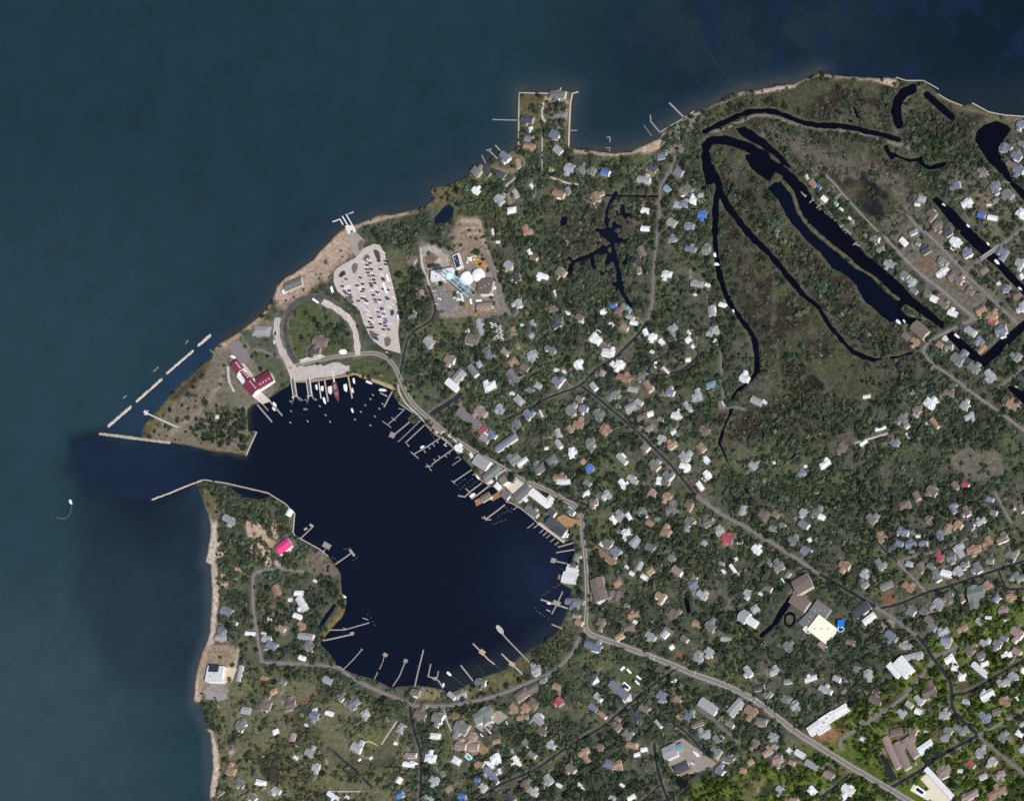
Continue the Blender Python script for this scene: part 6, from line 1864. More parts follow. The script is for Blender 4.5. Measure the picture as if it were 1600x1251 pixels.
# ------------------------------------------------------------------ tanks, tower, slide frame, tents, boatyard
TANKW = mat('tank_white', (.80, .80, .76), .6, .06, 6)
def tank(px, py, r_, h, lab):
    q = P(px, py, 1.3 + h); _, kl, kw = axis(px, py, 0); R_ = r_ * (kl + kw) / 2; r = empty('storage_tank', (q.x, q.y, 1.25)); tag(r, lab, 'tank')
    m = MB(); m.lathe([(R_, -.5), (R_, h), (R_ + .15, h), (R_ + .15, h + .2)], 32); m.build('wall', TANKW, r)
    m = MB(); m.lathe([(R_ - .02, h + .21), (R_ * .75, h + .21 + R_ * .09), (R_ * .4, h + .21 + R_ * .15), (.4, h + .21 + R_ * .18)], 32); m.build('roof', TANKW, r)
    m = MB(); m.lathe([(.5, 0), (.5, .6), (.7, .7), (.2, .9)], 10, R_ * .5, 0); m.build('hatch', DARKMETAL, r, (0, 0, h + .2 + R_ * .12))
tank(728, 434, 9.6, 6, 'western one of the twin white tanks, standing nearer the water tower'); tank(746.5, 429, 9.4, 6, 'eastern one of the twin white tanks')
TWB = mat('tower_blue', (.10, .36, .58), .5, .08, 4); TWL = mat('tower_pale_blue', (.50, .76, .84), .5, .05, 6); TWS = mat('tower_steel_blue', (.38, .62, .74), .5, .05, 4)
HT = 74.0; q = P(701.0, 430, HT); r = empty('water_tower', (q.x, q.y, 1.25)); tag(r, 'tall blue-legged water tower leaning over the white hall and white tanks', 'water tower')
m = MB(); m.lathe([(.8, HT - 10), (3.4, HT - 9), (5.6, HT - 6.5), (6.3, HT - 3.2), (5.9, HT - .6), (4.4, HT + 1.2), (2.2, HT + 2.2), (.3, HT + 2.6)], 24); m.build('tank', TWL, r)
m = MB(); m.lathe([(7.1, HT - 4.3), (7.1, HT - 3.2), (6.2, HT - 3.2)], 24); m.build('balcony', TWS, r)
m = MB(); m.tube((0, 0, 0), (0, 0, HT - 8.5), .9, 10); m.build('riser', TWB, r)
for k in range(6):
    t = 2 * math.pi * (k + .3) / 6; c, s_ = math.cos(t), math.sin(t); m = MB(); m.tube((9.0 * c, 9.0 * s_, -.5), (5.8 * c, 5.8 * s_, HT - 4.5), .42, 8, .36); m.build('leg', TWS, r)
for z in (16, 32, 48):
    rr = 9.0 - 3.2 * z / HT
    m = MB()
    for k in range(6):
        t = 2 * math.pi * (k + .3) / 6; t2 = 2 * math.pi * (k + 1.3) / 6
        m.tube((rr * math.cos(t), rr * math.sin(t), z), (rr * math.cos(t2), rr * math.sin(t2), z), .28, 5); r2 = 9.0 - 3.2 * (z + 15) / HT
        m.tube((rr * math.cos(t), rr * math.sin(t), z), (r2 * math.cos(t2), r2 * math.sin(t2), z + 15), .14, 4)
    m.build('brace_ring', TWS, r)
BLU = mat('frame_blue', (.015, .17, .62), .5, .08, 2); q = P(1314, 973, 10); r = empty('play_slide', (q.x, q.y, 1.25)); tag(r, 'bright blue slide frame with a pale blue spiral tube in the southeast', 'slide')
m = MB()
for x in (-4, 4):
    for y in (-4, 4): m.tube((x, y, 0), (x, y, 9), .35, 6)
m.build('frame', BLU, r); m = MB(); m.box(-5.5, -5, 8.6, 5.5, 5, 9.2); m.build('platform', BLU, r)
m = MB(); pts = [(4.2 * math.cos(t) - 1.5, 4.2 * math.sin(t) - 8, 9 - t * .9) for t in [k * .35 for k in range(25)]]
for a, b in zip(pts[:-1], pts[1:]): m.tube(a, b, .8, 7)
m.build('slide_tube', mat('slide_pale_blue', (.35, .62, .85), .4, .05, 2), r)
# white round tents, equipment, boatyard
def dome(px, py, a, b, h, ang, lab, nm='tent'):
    yaw, kl, kw = axis(px, py, ang); q = P(px, py, 1.3 + h * .5); r = empty(nm, (q.x, q.y, 1.25), yaw); tag(r, lab, 'tent')
    m = MB(); V = []; F = []; N = 16
    for i, (s_, z) in enumerate(((1, -.3), (1, h * .45), (.82, h * .7), (.5, h * .9), (.06, h * 1.05))):
        for k in range(N): t = 2 * math.pi * k / N; V.append((a * kl * s_ * math.cos(t), b * kw * s_ * math.sin(t), z))
    for i in range(4):
        for k in range(N): F.append((i * N + k, i * N + (k + 1) % N, (i + 1) * N + (k + 1) % N, (i + 1) * N + k))
    m.add(V, F + [tuple(range(4 * N, 5 * N))]); m.build('canopy', WHITE, r)
    m = MB(); m.tube((0, 0, h), (0, 0, h * 1.05 + 1), .12, 5); m.build('finial', DARKMETAL, r)
dome(535, 549, 6.2, 4.2, 4, 5, 'round-ended white tent on the lawn inside the looping road'); dome(363.5, 557, 4.5, 2.2, 3, 25, 'small white tarpaulin north of the red-roofed station')
rng = random.Random(77)
for k in range(9):
    for j in range(3):
        x = 768 + j * 6.2 + (k % 2) * 1.5 - k * -.55; y = 505 + k * 3.1 + j * 1.2
        yaw, kl, kw = axis(x, y, 14); q = P(x, y, 2.2); r = empty('stored_boat', (q.x, q.y, 1.4), yaw); tag(r, 'stored boat hull in the boatyard, %s row from the north, %s in its row' % (['first', 'second', 'third', 'fourth', 'fifth', 'sixth', 'seventh', 'eighth', 'ninth'][k], ['western', 'middle', 'eastern'][j]), 'boat', 'boats stored in the yard')
        o = link('hull', hull_mesh(5.6 + rng.random(), 1.9, 1.4, GEL if rng.random() < .7 else TANWOOD, DECKW), r)
        m = MB(); m.box(-1.4, -.6, -.35, -1.0, .6, .2); m.box(.8, -.6, -.35, 1.2, .6, .2); m.build('cradle', BROWNWOOD, r)
def gear(px, py, n, sx, sy, seed, lab, hmax=2.6):
    rg = random.Random(seed); q = P(px, py, 1.3); r = empty('equipment', (q.x, q.y, 1.4)); tag(r, lab, 'equipment')
    for k in range(n):
        m = MB(); a, b, h = rg.uniform(.8, 2.2), rg.uniform(.7, 1.5), rg.uniform(1, hmax); m.box(-a, -b, 0, a, b, h); m.box(-a * .6, -b * .6, h, a * .4, b * .5, h + .3)
        m.build(rg.choice(('crate', 'cabinet', 'pump_unit')), rg.choice((WHITE, WHITE, DECKW, GREYB)), r, (rg.uniform(-sx, sx), rg.uniform(-sy, sy), .012 * k), rg.uniform(-.6, .6))
gear(737, 405, 12, 7, 6, 1, 'cluster of white equipment north of the twin white tanks', 3.5); gear(716, 463, 14, 7, 9, 2, 'cluster of white machines on the pale strip below the water tower'); gear(771, 454, 8, 3, 6, 3, 'pale crates east of the big brown-grey hall'); gear(1055, 1018 + 45, 9, 6, 5, 4, 'assorted pale things on the brown lot by the highway'); gear(1089, 1179, 3, 2, 2, 5, 'white cylinders frame in the gravel tank yard'); gear(1084, 1193, 3, 2.5, 2.5, 6, 'white block in the gravel tank yard')
for x, y, lab in ((1086, 1176, 'western white cylinder tank lying in the gravel tank yard'), (1090, 1178, 'eastern white cylinder tank lying in the gravel tank yard')):
    yaw, kl, kw = axis(x, y, 50); q = P(x, y, 2.5); r = empty('cylinder_tank', (q.x, q.y, 1.4), yaw); tag(r, lab, 'tank'); m = MB(); m.tube((-4.5, 0, 1.7), (4.5, 0, 1.7), 1.4, 16); m.build('drum', TANKW, r)
    for t in (-3, 3): m = MB(); m.box(t - .3, -1.2, 0, t + .3, 1.2, .9); m.build('saddle', CONC, r)
for x, y, c in ((1313, 1208, TANWOOD),): pass
# ------------------------------------------------------------------ yards and tracks round the houses, then the terrain sheet
FM = np.zeros(land.shape)
HOUSE_D = np.full(land.shape, 60.0)
rng = random.Random(11)
YARD = [(.20, .165, .13), (.25, .205, .165), (.105, .108, .062), (.095, .105, .055), (.16, .11, .075), (.12, .12, .075)]
for x, y, a, b, g in FOOT:
    R_ = max(a, b) + 14
    w = _win(x - R_, y - R_, x + R_, y + R_)
    c, s = math.cos(math.radians(g)), math.sin(math.radians(g)); dx, dy = PXG[w] - x, PYG[w] - y
    d = np.maximum(np.abs(dx * c + dy * s) - a, np.abs(-dx * s + dy * c) - b)
    HOUSE_D[w] = np.minimum(HOUSE_D[w], d)
    if rng.random() < .8:
        yd = rng.uniform(2, 7); m = np.clip((yd - d) / 4 + (n2[w] - .5) * 2.0, 0, 1) * .75 * (d > -5)
        cov[w] = cov[w] * (1 - m[..., None]) + np.array(rng.choice(YARD)) * m[..., None]
    if rng.random() < .5:
        t = rng.uniform(0, 6.28); L_ = rng.uniform(12, 26)
        stroke(rng.uniform(1.6, 3.2), '%g,%g %g,%g %g,%g' % (x + math.cos(t) * a, y + math.sin(t) * a, x + math.cos(t) * L_ * .6, y + math.sin(t) * L_ * .6, x + math.cos(t + .3) * L_, y + math.sin(t + .3) * L_), rng.choice(((.22, .185, .155), (.17, .145, .125), (.28, .23, .185))), 2, .8)
m = np.clip((3.5 - ROAD_D) / 3, 0, 1) * .55 * (is_land); mixin(C(.15, .13, .105), m)
X, Y = G(PXG.ravel(), PYG.ravel(), 0.0)
V = np.stack([X, Y, hgt.ravel()], 1)
idx = np.arange(GNX * GNY).reshape(GNY, GNX)
F = np.stack([idx[1:, :-1].ravel(), idx[1:, 1:].ravel(), idx[:-1, 1:].ravel(), idx[:-1, :-1].ravel()], 1)
tag(link('terrain', big_mesh('terrain', V, F, attr_mat('ground_cover', 2.4, .38, 1, 0, 8, .25), np.clip(cov, .004, 1).reshape(-1, 3), True)), 'low sandy and marshy island ground of the village', None, None, 'structure')
# water: one sheet, coloured by depth, silt and weed
wx = np.concatenate([[-1600, -800], np.arange(-420, 2030, 5.0), [2400, 3000]])
wy = np.concatenate([[-1200, -600], np.arange(-300, 1560, 5.0), [2000, 2600]])
WX, WY = np.meshgrid(wx, wy)
def gauss(cx, cy, sx, sy, ang=0):
    t = math.radians(ang); dx, dy = WX - cx, WY - cy; u = dx * math.cos(t) + dy * math.sin(t); v = -dx * math.sin(t) + dy * math.cos(t)
    return np.exp(-.5 * ((u / sx) ** 2 + (v / sy) ** 2))
wc = np.empty(WX.shape + (3,)); wc[:] = WATER_MAIN
def wmix(c, m):
    global wc
    wc = wc * (1 - m[..., None]) + np.asarray(c, float) * m[..., None]
w1 = fbm(WX, WY, 160, 61); w2 = fbm(WX, WY, 42, 62); w3 = fbm(WX, WY, 15, 63, 3)
wmix(WATER_WEST, sstep(520, 60, WX + (w1 - .5) * 160) * sstep(150, 560, WY) * .95)
wmix(WATER_SW, sstep(820, 1080, WY) * sstep(360, 60, WX) * .7)
wmix(WATER_NE, sstep(800, 1150, WX + (w1 - .5) * 200) * sstep(420, 60, WY - (WX - 1000) * .2))
wmix(WATER_DEEP, sstep(1320, 1520, WX + (w1 - .5) * 200) * sstep(190, 60, WY) * .8)
ne = sstep(900, 1080, WX) * sstep(240, 150, WY - (1200 - WX) * .12) * (WY < 240)
wmix(WATER_SHOAL, ne * sstep(.42, .62, w2) * .75 * sstep(1420, 1250, WX)); wmix((.008, .016, .038), ne * sstep(.54, .64, fbm(WX, WY, 34, 71)) * .75); wmix((.018, .022, .026), sstep(110, 165, WY - (1500 - WX) * .05) * (WX > 1080) * (WY < 200) * .5)
def wdist(pts, reach):
    out = np.full(WX.shape, float(reach))
    for (ax, ay), (bx, by) in zip(pts[:-1], pts[1:]):
        dx, dy = bx - ax, by - ay; t = np.clip(((WX - ax) * dx + (WY - ay) * dy) / (dx * dx + dy * dy + 1e-9), 0, 1)
        out = np.minimum(out, np.hypot(WX - ax - t * dx, WY - ay - t * dy))
    return out
def wpoly(pts):
    o = np.zeros(WX.shape, bool)
    for k in range(len(pts)):
        ax, ay = pts[k]; bx, by = pts[(k + 1) % len(pts)]
        if ay == by: continue
        o ^= ((ay > WY) != (by > WY)) & (WX < (bx - ax) * (WY - ay) / (by - ay) + ax)
    return np.where(o, 1, -1) * wdist(pts + [pts[0]], 60)
sh = sample(shore, WX, WY)
# shallow brown edges along the sound
sd = wdist(COAST[14:105], 80)
wmix((.050, .048, .030), sstep(17, 1, sd + (w3 - .5) * 10) * .85 * ((WX > 330) | (WY < 500))); wmix((.030, .045, .058), sstep(40, 8, sd + (w2 - .5) * 24) * .45 * (WX > 330) * (WY < 480))
wmix(WATER_BLUE, sstep(34, 6, wdist(pl("330,520 420,440 520,360 620,320 720,255"), 60) - 12) * .5)
# the lagoon behind the breakwaters, the weedy cove to the south
wmix((.014, .030, .060), sstep(-4, 8, wpoly(pl("160,672 335,520 350,535 235,650 222,684"))) * .8)
wmix(WATER_COVE, sstep(-45, 25, wpoly(pl("130,800 235,790 300,765 330,880 330,1010 300,1090 180,1050 130,920")) + (w2 - .5) * 40) * .75)
wmix((.060, .068, .072), sstep(18, 3, wdist(pl("326,800 325,860 322,880 329,890 329,990 308,1045 303,1098 326,1144 330,1240"), 60)) * .45)
# the dark harbour and its plume
hb = wpoly(pl("120,690 158,684 300,701 384,714 386,640 400,632 456,596 620,609 900,845 870,1000 690,1085 500,1010 545,940 530,880 460,840 455,800 300,757 238,783 140,770 104,735"))
wmix(WATER_HARB, np.maximum(sstep(-9 - 20 * (WX < 300), 9 + 8 * (WX < 300), hb + (w3 - .5) * 14 + (w2 - .5) * 30 * (WX < 260)), (WX > 395) * sstep(-34, -24, hb))); wmix(WATER_HARB, gauss(225, 805, 75, 36, 12) * .55); wmix((.014, .026, .052), sstep(430, 240, WX) * sstep(-8, 8, hb) * .5)
wmix((.020, .028, .030), sstep(40, 4, wdist(pl("900,960 880,985 830,1020 760,1055 700,1076"), 60) + (w2 - .5) * 20) * .6 * (hb > -10)); wmix((.012, .020, .044), gauss(850, 905, 60, 60) * .5)
inland = (sh < 2) & (sd > 30) & (hb < -12) & (WX > 640)
canal = (WX > 660) & (sample(land, WX, WY) > 1.0) & (hb < -20)
wmix(WATER_CANAL, canal * 1.0); wmix((.0015, .004, .011), (canal & (wpoly(pl("1195,290 1215,280 1310,395 1405,470 1400,505 1330,450 1240,370")) > 0)) * 1.0); wmix((.004, .006, .014), ((WX > 850) & (WX < 1000) & (WY > 290) & (WY < 480)) * .8); wmix((.006, .012, .026), ((WX < 760) & (WX > 670) & (WY > 310) & (WY < 355)) * 1.0); wmix((.014, .020, .026), ((WX < 520) & (WX > 355) & (WY > 750) & (WY < 785) & (hb < 0)) * .7)
wc *= (1 + (w2 - .5)[..., None] * .12 + (w3 - .5)[..., None] * .10)
X, Y = G(WX.ravel(), WY.ravel(), 0.0)
rim_ = ((WX == wx[0]) | (WX == wx[-1]) | (WY == wy[0]) | (WY == wy[-1])).ravel(); X = np.where(rim_, X * 6, X); Y = np.where(rim_, Y * 6, Y)
V = np.stack([X, Y, np.zeros(len(X))], 1); nx_, ny_ = len(wx), len(wy)
idx = np.arange(nx_ * ny_).reshape(ny_, nx_); F = np.stack([idx[1:, :-1].ravel(), idx[1:, 1:].ravel(), idx[:-1, 1:].ravel(), idx[:-1, :-1].ravel()], 1)
wm_ = attr_mat('water', 3.0, .10, .32, .14, 60, .08)
nt = wm_.node_tree; tc = nt.nodes.new('ShaderNodeTexCoord'); nz = nt.nodes.new('ShaderNodeTexNoise'); nz.inputs['Scale'].default_value = .35; nz.inputs['Detail'].default_value = 3
bp = nt.nodes.new('ShaderNodeBump'); bp.inputs['Strength'].default_value = .35; bp.inputs['Distance'].default_value = .35
nt.links.new(tc.outputs['Object'], nz.inputs['Vector']); nt.links.new(nz.outputs['Fac'], bp.inputs['Height']); nt.links.new(bp.outputs[0], nt.nodes['Principled BSDF'].inputs['Normal'])
tag(link('water', big_mesh('water', V, F, wm_, np.clip(wc, .002, 1).reshape(-1, 3), True)), 'dark blue harbour, canals and teal sound', None, None, 'structure')
bed = MB(); bed.box(-16000, -16000, -9, 16000, 16000, -6); o = bed.build('seabed_terrain', mat('seabed', (.05, .05, .04), 1)); o['kind'] = 'structure'

# ------------------------------------------------------------------ trees and shrubs
def crown_quads(rs, r, h, n, leaf, lobes, core=True):
    """leaf clumps spread through a lumpy crown: n quads, unit tree of radius r and height h; returns verts (n*4,3) and shade factor"""
    cs = []
    for k in range(lobes):
        t = rs.rand() * 6.283; q = r * (.15 + .5 * rs.rand()) * (k > 0)
        cs.append((q * math.cos(t), q * math.sin(t), h * (.55 + .2 * rs.rand()), r * (.42 + .28 * rs.rand()), h * (.2 + .14 * rs.rand())))
    cs = np.array(cs); pick = cs[rs.randint(0, lobes, n)]
    d = rs.randn(n, 3); d /= np.linalg.norm(d, axis=1)[:, None]; d[:, 2] = np.abs(d[:, 2]) * .95 - .28
    rad = .72 + .38 * rs.rand(n)
    c = np.stack([pick[:, 0] + d[:, 0] * pick[:, 3] * rad, pick[:, 1] + d[:, 1] * pick[:, 3] * rad, pick[:, 2] + d[:, 2] * pick[:, 4] * rad * 1.5], 1)
    nrm = d + rs.randn(n, 3) * .55; nrm /= np.linalg.norm(nrm, axis=1)[:, None]
    u = np.cross(nrm, rs.randn(n, 3)); u /= np.linalg.norm(u, axis=1)[:, None]; v = np.cross(nrm, u)
    s = leaf * (.6 + .8 * rs.rand(n))[:, None]; s2 = s * (.5 + .5 * rs.rand(n))[:, None]
    q = np.stack([c - u * s, c - v * s2, c + u * s, c + v * s2], 1)
    return q.reshape(-1, 3)
def leaf_mat(name, rgb, var=.35):
    m = attr_mat(name, 2.0, .3, 1.0, 0.0, 7.0, .22); return m
LEAF = leaf_mat('leaf_cover', None)
def tint_pick(px, py, rs, n, kind):
    base = np.array({'wood': (.050, .067, .043), 'se': (.048, .080, .019), 'marsh': (.092, .090, .070), 'sw': (.072, .084, .048), 'pine': (.020, .033, .024)}[kind])
    k = np.exp(rs.randn(n) * .36)[:, None]; c = base * k
    hue = np.clip(rs.randn(n)[:, None] * .11, -.16, .3)
    return np.clip(c * np.concatenate([1 + hue * 1.3, 1 + hue * .5, 1 - hue * .3], 1), .006, .3)
def bake(name, px, py, rad, hei, tmpl, cols, label, cat, seed, embed=0.0):
    rs = np.random.RandomState(seed); n = len(px)
    gz = np.maximum(sample(hgt, px, py), .2)
    X, Y = G(px, py, gz + hei * .5)
    ang = rs.rand(n) * 6.283; pick = rs.randint(0, len(tmpl), n); Vs = []; Cs = []
    for t in range(len(tmpl)):
        i = np.where(pick == t)[0]
        if len(i) == 0: continue
        T = tmpl[t]; c, s = np.cos(ang[i])[:, None], np.sin(ang[i])[:, None]; R_ = rad[i][:, None]
        x = X[i][:, None] + (T[None, :, 0] * c - T[None, :, 1] * s) * R_; y = Y[i][:, None] + (T[None, :, 0] * s + T[None, :, 1] * c) * R_
        z = gz[i][:, None] - embed + T[None, :, 2] * hei[i][:, None]
        Vs.append(np.stack([x, y, z], 2).reshape(-1, 3))
        m = T.shape[0] // 4
        q = np.repeat(cols[i][:, None, :], m, 1) * np.exp(rs.randn(len(i), m, 1) * .22)
        Cs.append(np.repeat(q, 4, 1).reshape(-1, 3))
    V = np.concatenate(Vs); Cc = np.concatenate(Cs); F = np.arange(len(V)).reshape(-1, 4)
    o = link(name, big_mesh(name, V, F, LEAF, np.clip(Cc, .004, .4))); tag(o, label, cat, None, 'stuff'); return o
# where the woods are
free = is_land & (HOUSE_D > .8) & (ROAD_D > 1.8) & ~PAVE_IN & (shore_n > 2.2)
dens = np.full(land.shape, .80)
dens = np.clip(dens - sstep(.50, .62, n1) * .62 - sstep(.55, .68, n2) * .35, 0.02, 1)
dens *= 1 - .55 * np.clip((5 - HOUSE_D) / 5, 0, 1)
bank = np.clip(1 - np.abs(wat - 9) / 9, 0, 1) * sstep(.28, .45, fbm(PXG, PYG, 30, 97))
dens = np.where(mall > .3, bank * .62 * sstep(3, 9, wat) + sstep(.62, .70, n1) * .25, dens) * (1 - pm * .15)
dens *= 1 - .42 * sw
dens *= 1 - .4 * np.clip(sdf(pl("1380,345 1420,320 1500,300 1480,250 1560,270 1640,330 1640,480 1600,520 1530,505 1470,470 1400,390"), 24) / 8, 0, 1)
for s_ in ("322,796 332,820 333,850 330,872 334,900 337,920 334,960 331,1000 319,1030 312,1060 309,1090", "328,1146 336,1175 338,1205 331,1240", "430,455 470,425 500,402 545,360"): dens *= sstep(4, 12, dist_line(pl(s_), 30))
dens = np.where(se > .5, np.clip(dens * 1.0, 0, 1), dens)
OPEN = [pl(s) for s in ("228,668 262,625 300,588 345,535 400,500 440,480 450,590 420,622 388,640 340,640 300,668 395,708 330,704 240,688", "430,450 560,345 660,325 660,345 600,352 575,372 640,390 640,480 630,560 615,610 450,600 420,520", "655,378 690,385 712,395 700,350 720,335 760,340 760,400 795,480 790,495 690,500 664,440",
    "812,148 890,148 890,190 870,180 850,200 812,205", "740,270 800,238 830,255 800,275 750,285", "890,236 1030,226 1035,245 960,250 900,258", "1400,460 1420,330 1470,390 1540,470 1520,500", "1440,130 1600,180 1600,200 1500,190", "318,1005 375,1005 375,1090 318,1090", "375,815 440,810 440,870 400,890 375,870", "640,1068 830,1015 840,1050 700,1100 650,1100", "700,1118 745,1120 790,1100 800,1130 760,1180 720,1170",
    "1030,1165 1066,1150 1122,1190 1064,1236 1050,1210", "1300,1175 1330,1165 1395,1218 1395,1228 1350,1210", "1398,1228 1420,1212 1490,1230 1490,1262 1400,1262", "735,700 780,745 840,765 880,840 890,850 835,815 760,760", "466,1105 500,1120 560,1180 620,1115 640,1130 610,1200 530,1200", "1460,1050 1460,1060 1470,1050", "950,1036 995,1036 1012,1070 985,1090", "1050,1045 1110,1068 1100,1082 1050,1062", "865,800 910,800 910,830 868,828", "1260,1120 1330,1100 1340,1145 1300,1165 1255,1150", "1370,1145 1400,1130 1445,1200 1400,1222", "1240,900 1300,930 1320,980 1280,1010 1180,980", "1478,722 1510,697 1562,707 1570,740 1535,755 1500,745", "960,1030 990,1040 1090,1060 1010,1035")]
for p_ in OPEN: dens *= 1 - .88 * inside(p_)
GROVE = [pl(s) for s in ("1425,172 1470,184 1500,198 1522,230 1500,268 1440,262 1420,220", "300,672 325,655 350,640 385,650 388,690 340,698 305,690", "490,515 545,500 552,540 520,545 505,530 490,525", "860,163 885,160 888,180 862,190", "855,190 885,185 885,200 845,205", "570,358 640,345 655,372 640,392 600,380", "622,430 668,420 660,480 625,520 622,470", "395,840 410,845 440,870 380,890 345,880 345,830", "345,770 420,775 450,800 455,840 430,830 380,810 345,800")]
for p_ in GROVE: dens = np.where(inside(p_), .85, dens)
def scatter(n, seed, dens_, fr):
    rs = np.random.RandomState(seed); x = rs.uniform(225, 1660, n); y = rs.uniform(95, 1300, n)
    k = (rs.rand(n) < sample(dens_, x, y)) & sample(fr, x, y); return x[k], y[k], rs
rs0 = np.random.RandomState(3)
T_TREE = [crown_quads(np.random.RandomState(100 + k), 1.0, 1.0, 58, .30, 4 + k % 3) for k in range(12)]
T_SHRUB = [crown_quads(np.random.RandomState(200 + k), 1.0, 1.0, 30, .36, 3) for k in range(8)]
band = np.clip((13 - dist_line(pl('1146,300 1172,326 1202,356 1238,390 1272,430 1312,482 1350,524 1400,540'), 24)) / 4, 0, 1)
band = np.maximum(band, np.clip((9 - dist_line(pl('1128,330 1128,390 1140,440 1158,480'), 24)) / 5, 0, 1) * .5)
band = np.maximum(band, np.clip((8 - dist_line(pl('1242,250 1262,270 1290,305 1320,335'), 24)) / 5, 0, 1) * .5)
band = np.maximum(band, np.clip(sdf(pl('1190,590 1240,520 1320,560 1400,590 1370,650 1240,700 1150,700'), 24) / 16, 0, 1) * sstep(.40, .58, n1) * .7)
band = np.maximum(band, np.clip(sdf(pl('1135,400 1180,420 1240,480 1230,560 1195,580 1190,540'), 24) / 12, 0, 1) * sstep(.44, .60, fbm(PXG, PYG, 30, 98)) * .65)
dens = np.maximum(dens, band * .85 * (mall > .2))
x, y, rs = scatter(92000, 7, dens * np.where(se > .5, 0, 1), free & (HOUSE_D > 1.2))
rad = np.clip(np.exp(rs.randn(len(x)) * .36) * 3.0, 1.5, 6.4); hei = rad * rs.uniform(.85, 1.35, len(x)) + .8
cols = tint_pick(x, y, rs, len(x), 'wood'); swm = sample(sw, x, y)[:, None]; cols = cols * (1 - swm) + tint_pick(x, y, rs, len(x), 'sw') * swm
ton = (.72 + .62 * vnoise(x, y, 60, 91))[:, None]; cols *= ton
bake('village_woods', x, y, rad, hei, T_TREE, cols, 'dense grey-green live oak and cedar woods between the village houses', 'woods', 21)
print('trees', len(x))
x, y, rs = scatter(70000, 8, dens * np.where(se > .5, 1, 0), free & (HOUSE_D > 1.0))
rad = np.clip(np.exp(rs.randn(len(x)) * .28) * 3.0, 1.6, 5.5); hei = rad * rs.uniform(1.25, 1.9, len(x)) + .8
cols = tint_pick(x, y, rs, len(x), 'se') * (.65 + .8 * vnoise(x, y, 40, 92))[:, None]
bake('southeastern_woods', x, y, rad, hei, T_TREE, cols, 'dense vivid green woods in the southeastern corner', 'woods', 22); print('se', len(x))
shrub_d = np.clip(mall * (sstep(.46, .62, fbm(PXG, PYG, 26, 95)) * .6 + .05) + pm * sstep(.42, .6, n2) * .9, 0, 1)
for p_ in OPEN[:2]: shrub_d = shrub_d * (1 - .8 * inside(p_))
shrub_d = np.maximum(shrub_d, (dens > .12) * .14 * (mall < .3))
x, y, rs = scatter(110000, 9, shrub_d, free & (HOUSE_D > 1.2))
rad = np.clip(np.exp(rs.randn(len(x)) * .34) * 1.8, .9, 4.0); hei = rad * rs.uniform(.8, 1.3, len(x)) + .3
cols = tint_pick(x, y, rs, len(x), 'marsh'); mm_ = np.clip(sample(mall, x, y) + sample(pm, x, y), 0, 1)[:, None]
gr = (vnoise(x, y, 20, 96) > .52)[:, None]; cols = np.where(gr, cols * np.array([.62, .74, .62]), cols)
cols = cols * mm_ + tint_pick(x, y, rs, len(x), 'sw') * (1 - mm_)
bake('marsh_shrubs', x, y, rad, hei, T_SHRUB, cols, 'pale grey-green wax myrtle shrubs over the marsh and between the houses', 'shrubs', 23); print('shrubs', len(x))
# trees one can tell apart: trunk, limbs and crown each
BARK = mat('tree_bark', (.10, .08, .065), 1, .3, .5, 0, .1)
def tree_pair(seed, tone):
    rs = np.random.RandomState(seed); V = crown_quads(rs, 1.0, 1.0, 190, .17, 5 + seed % 3)
    c = np.array(tone) * np.exp(rs.randn(len(V) // 4, 1) * .25); me = big_mesh('crown', V, np.arange(len(V)).reshape(-1, 4), LEAF, np.clip(np.repeat(c, 4, 0), .004, .3))
    m = MB(); m.tube((0, 0, -.1), (.03, .02, .42), .055, 8, .035)
    for k in range(5):
        t = k * 1.257 + rs.rand(); m.tube((.02, .01, .28 + .05 * (k % 3)), (.5 * math.cos(t), .5 * math.sin(t), .58 + .12 * rs.rand()), .026, 5, .01)
    return m.mesh('trunk', [BARK]), me
TONES = {'dark green': (.026, .040, .026), 'mid-green': (.046, .064, .032), 'pale olive': (.078, .086, .048), 'blue-green': (.036, .058, .046)}
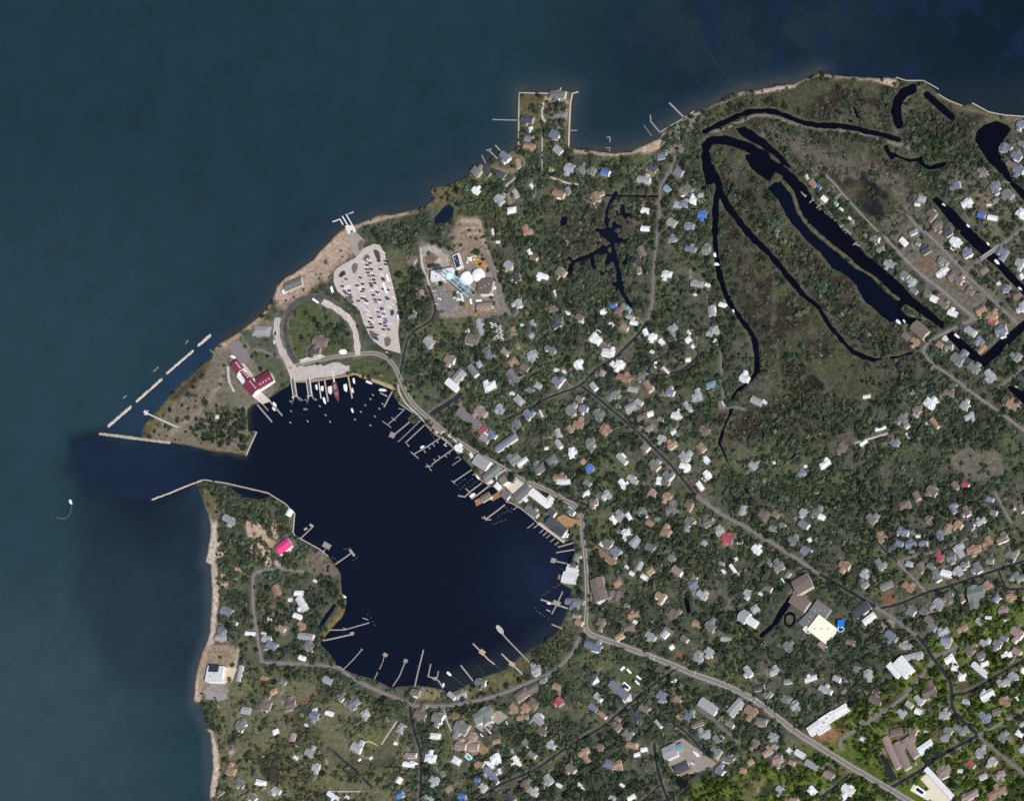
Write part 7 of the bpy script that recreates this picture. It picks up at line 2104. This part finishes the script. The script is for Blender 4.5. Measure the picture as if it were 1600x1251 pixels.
TREES = {k: [tree_pair(300 + 10 * i + j, v) for j in range(3)] for i, (k, v) in enumerate(TONES.items())}
rs = np.random.RandomState(41); chosen = []
for s_ in ("360,650 6", "348,660 5.5", "372,665 6", "335,672 5", "320,682 5", "380,648 4.5", "362,676 5", "323,647 3.2", "500,508 5.5", "515,512 5", "526,520 6", "538,515 5", "492,500 4", "478,490 4", "486,498 3.5", "511,497 3.5", "408,577 3.8", "394,558 3", "862,166 4.5", "872,162 5", "880,164 4.5", "857,176 5", "848,192 4", "870,176 4", "866,196 4.5", "838,175 4.5", "855,205 5", "430,556 3", "735,663 5", "712,661 4.5", "800,747 8", "832,742 5", "772,748 4", "905,798 5", "712,680 5"):
    a, r_ = s_.split(); (x, y), = pl(a); chosen.append((x, y, float(r_)))
k = 0
while len(chosen) < 240 and k < 60000:
    k += 1; x, y = rs.uniform(335, 1600), rs.uniform(225, 1251)
    hd = float(sample(HOUSE_D, x, y)); 
    if not (3.5 < hd < 10) or not bool(sample(free, x, y)) or float(sample(ROAD_D, x, y)) < 3 or float(sample(mall, x, y)) > .3 or float(sample(dens, x, y)) < .12: continue
    if min((x - c[0]) ** 2 + (y - c[1]) ** 2 for c in chosen) < 400: continue
    chosen.append((x, y, rs.uniform(3.9, 6.2)))
for x, y, r_ in chosen:
    tn = list(TONES)[rs.randint(0, 4)] if float(sample(se, x, y)) < .5 else ('dark green', 'mid-green')[rs.randint(0, 2)]
    tm, cm = TREES[tn][rs.randint(0, 3)]; h_ = r_ * rs.uniform(1.5, 1.9) + 1.2
    g_ = float(sample(hgt, x, y)); q = P(x, y, g_ + h_ * .55); root = empty('tree', (q.x, q.y, g_ - .1), rs.rand() * 6.28)
    a = link('trunk', tm, root); b = link('crown', cm, root); sc = r_ * 1.08; a.scale = b.scale = (sc, sc, h_)
    tag(root, None, 'tree', 'broad trees beside the houses and lawns'); later(root, '%s %s tree' % ('broad' if r_ > 5.1 else ('small' if r_ < 4.2 else 'round'), tn), x, y)
label_all()
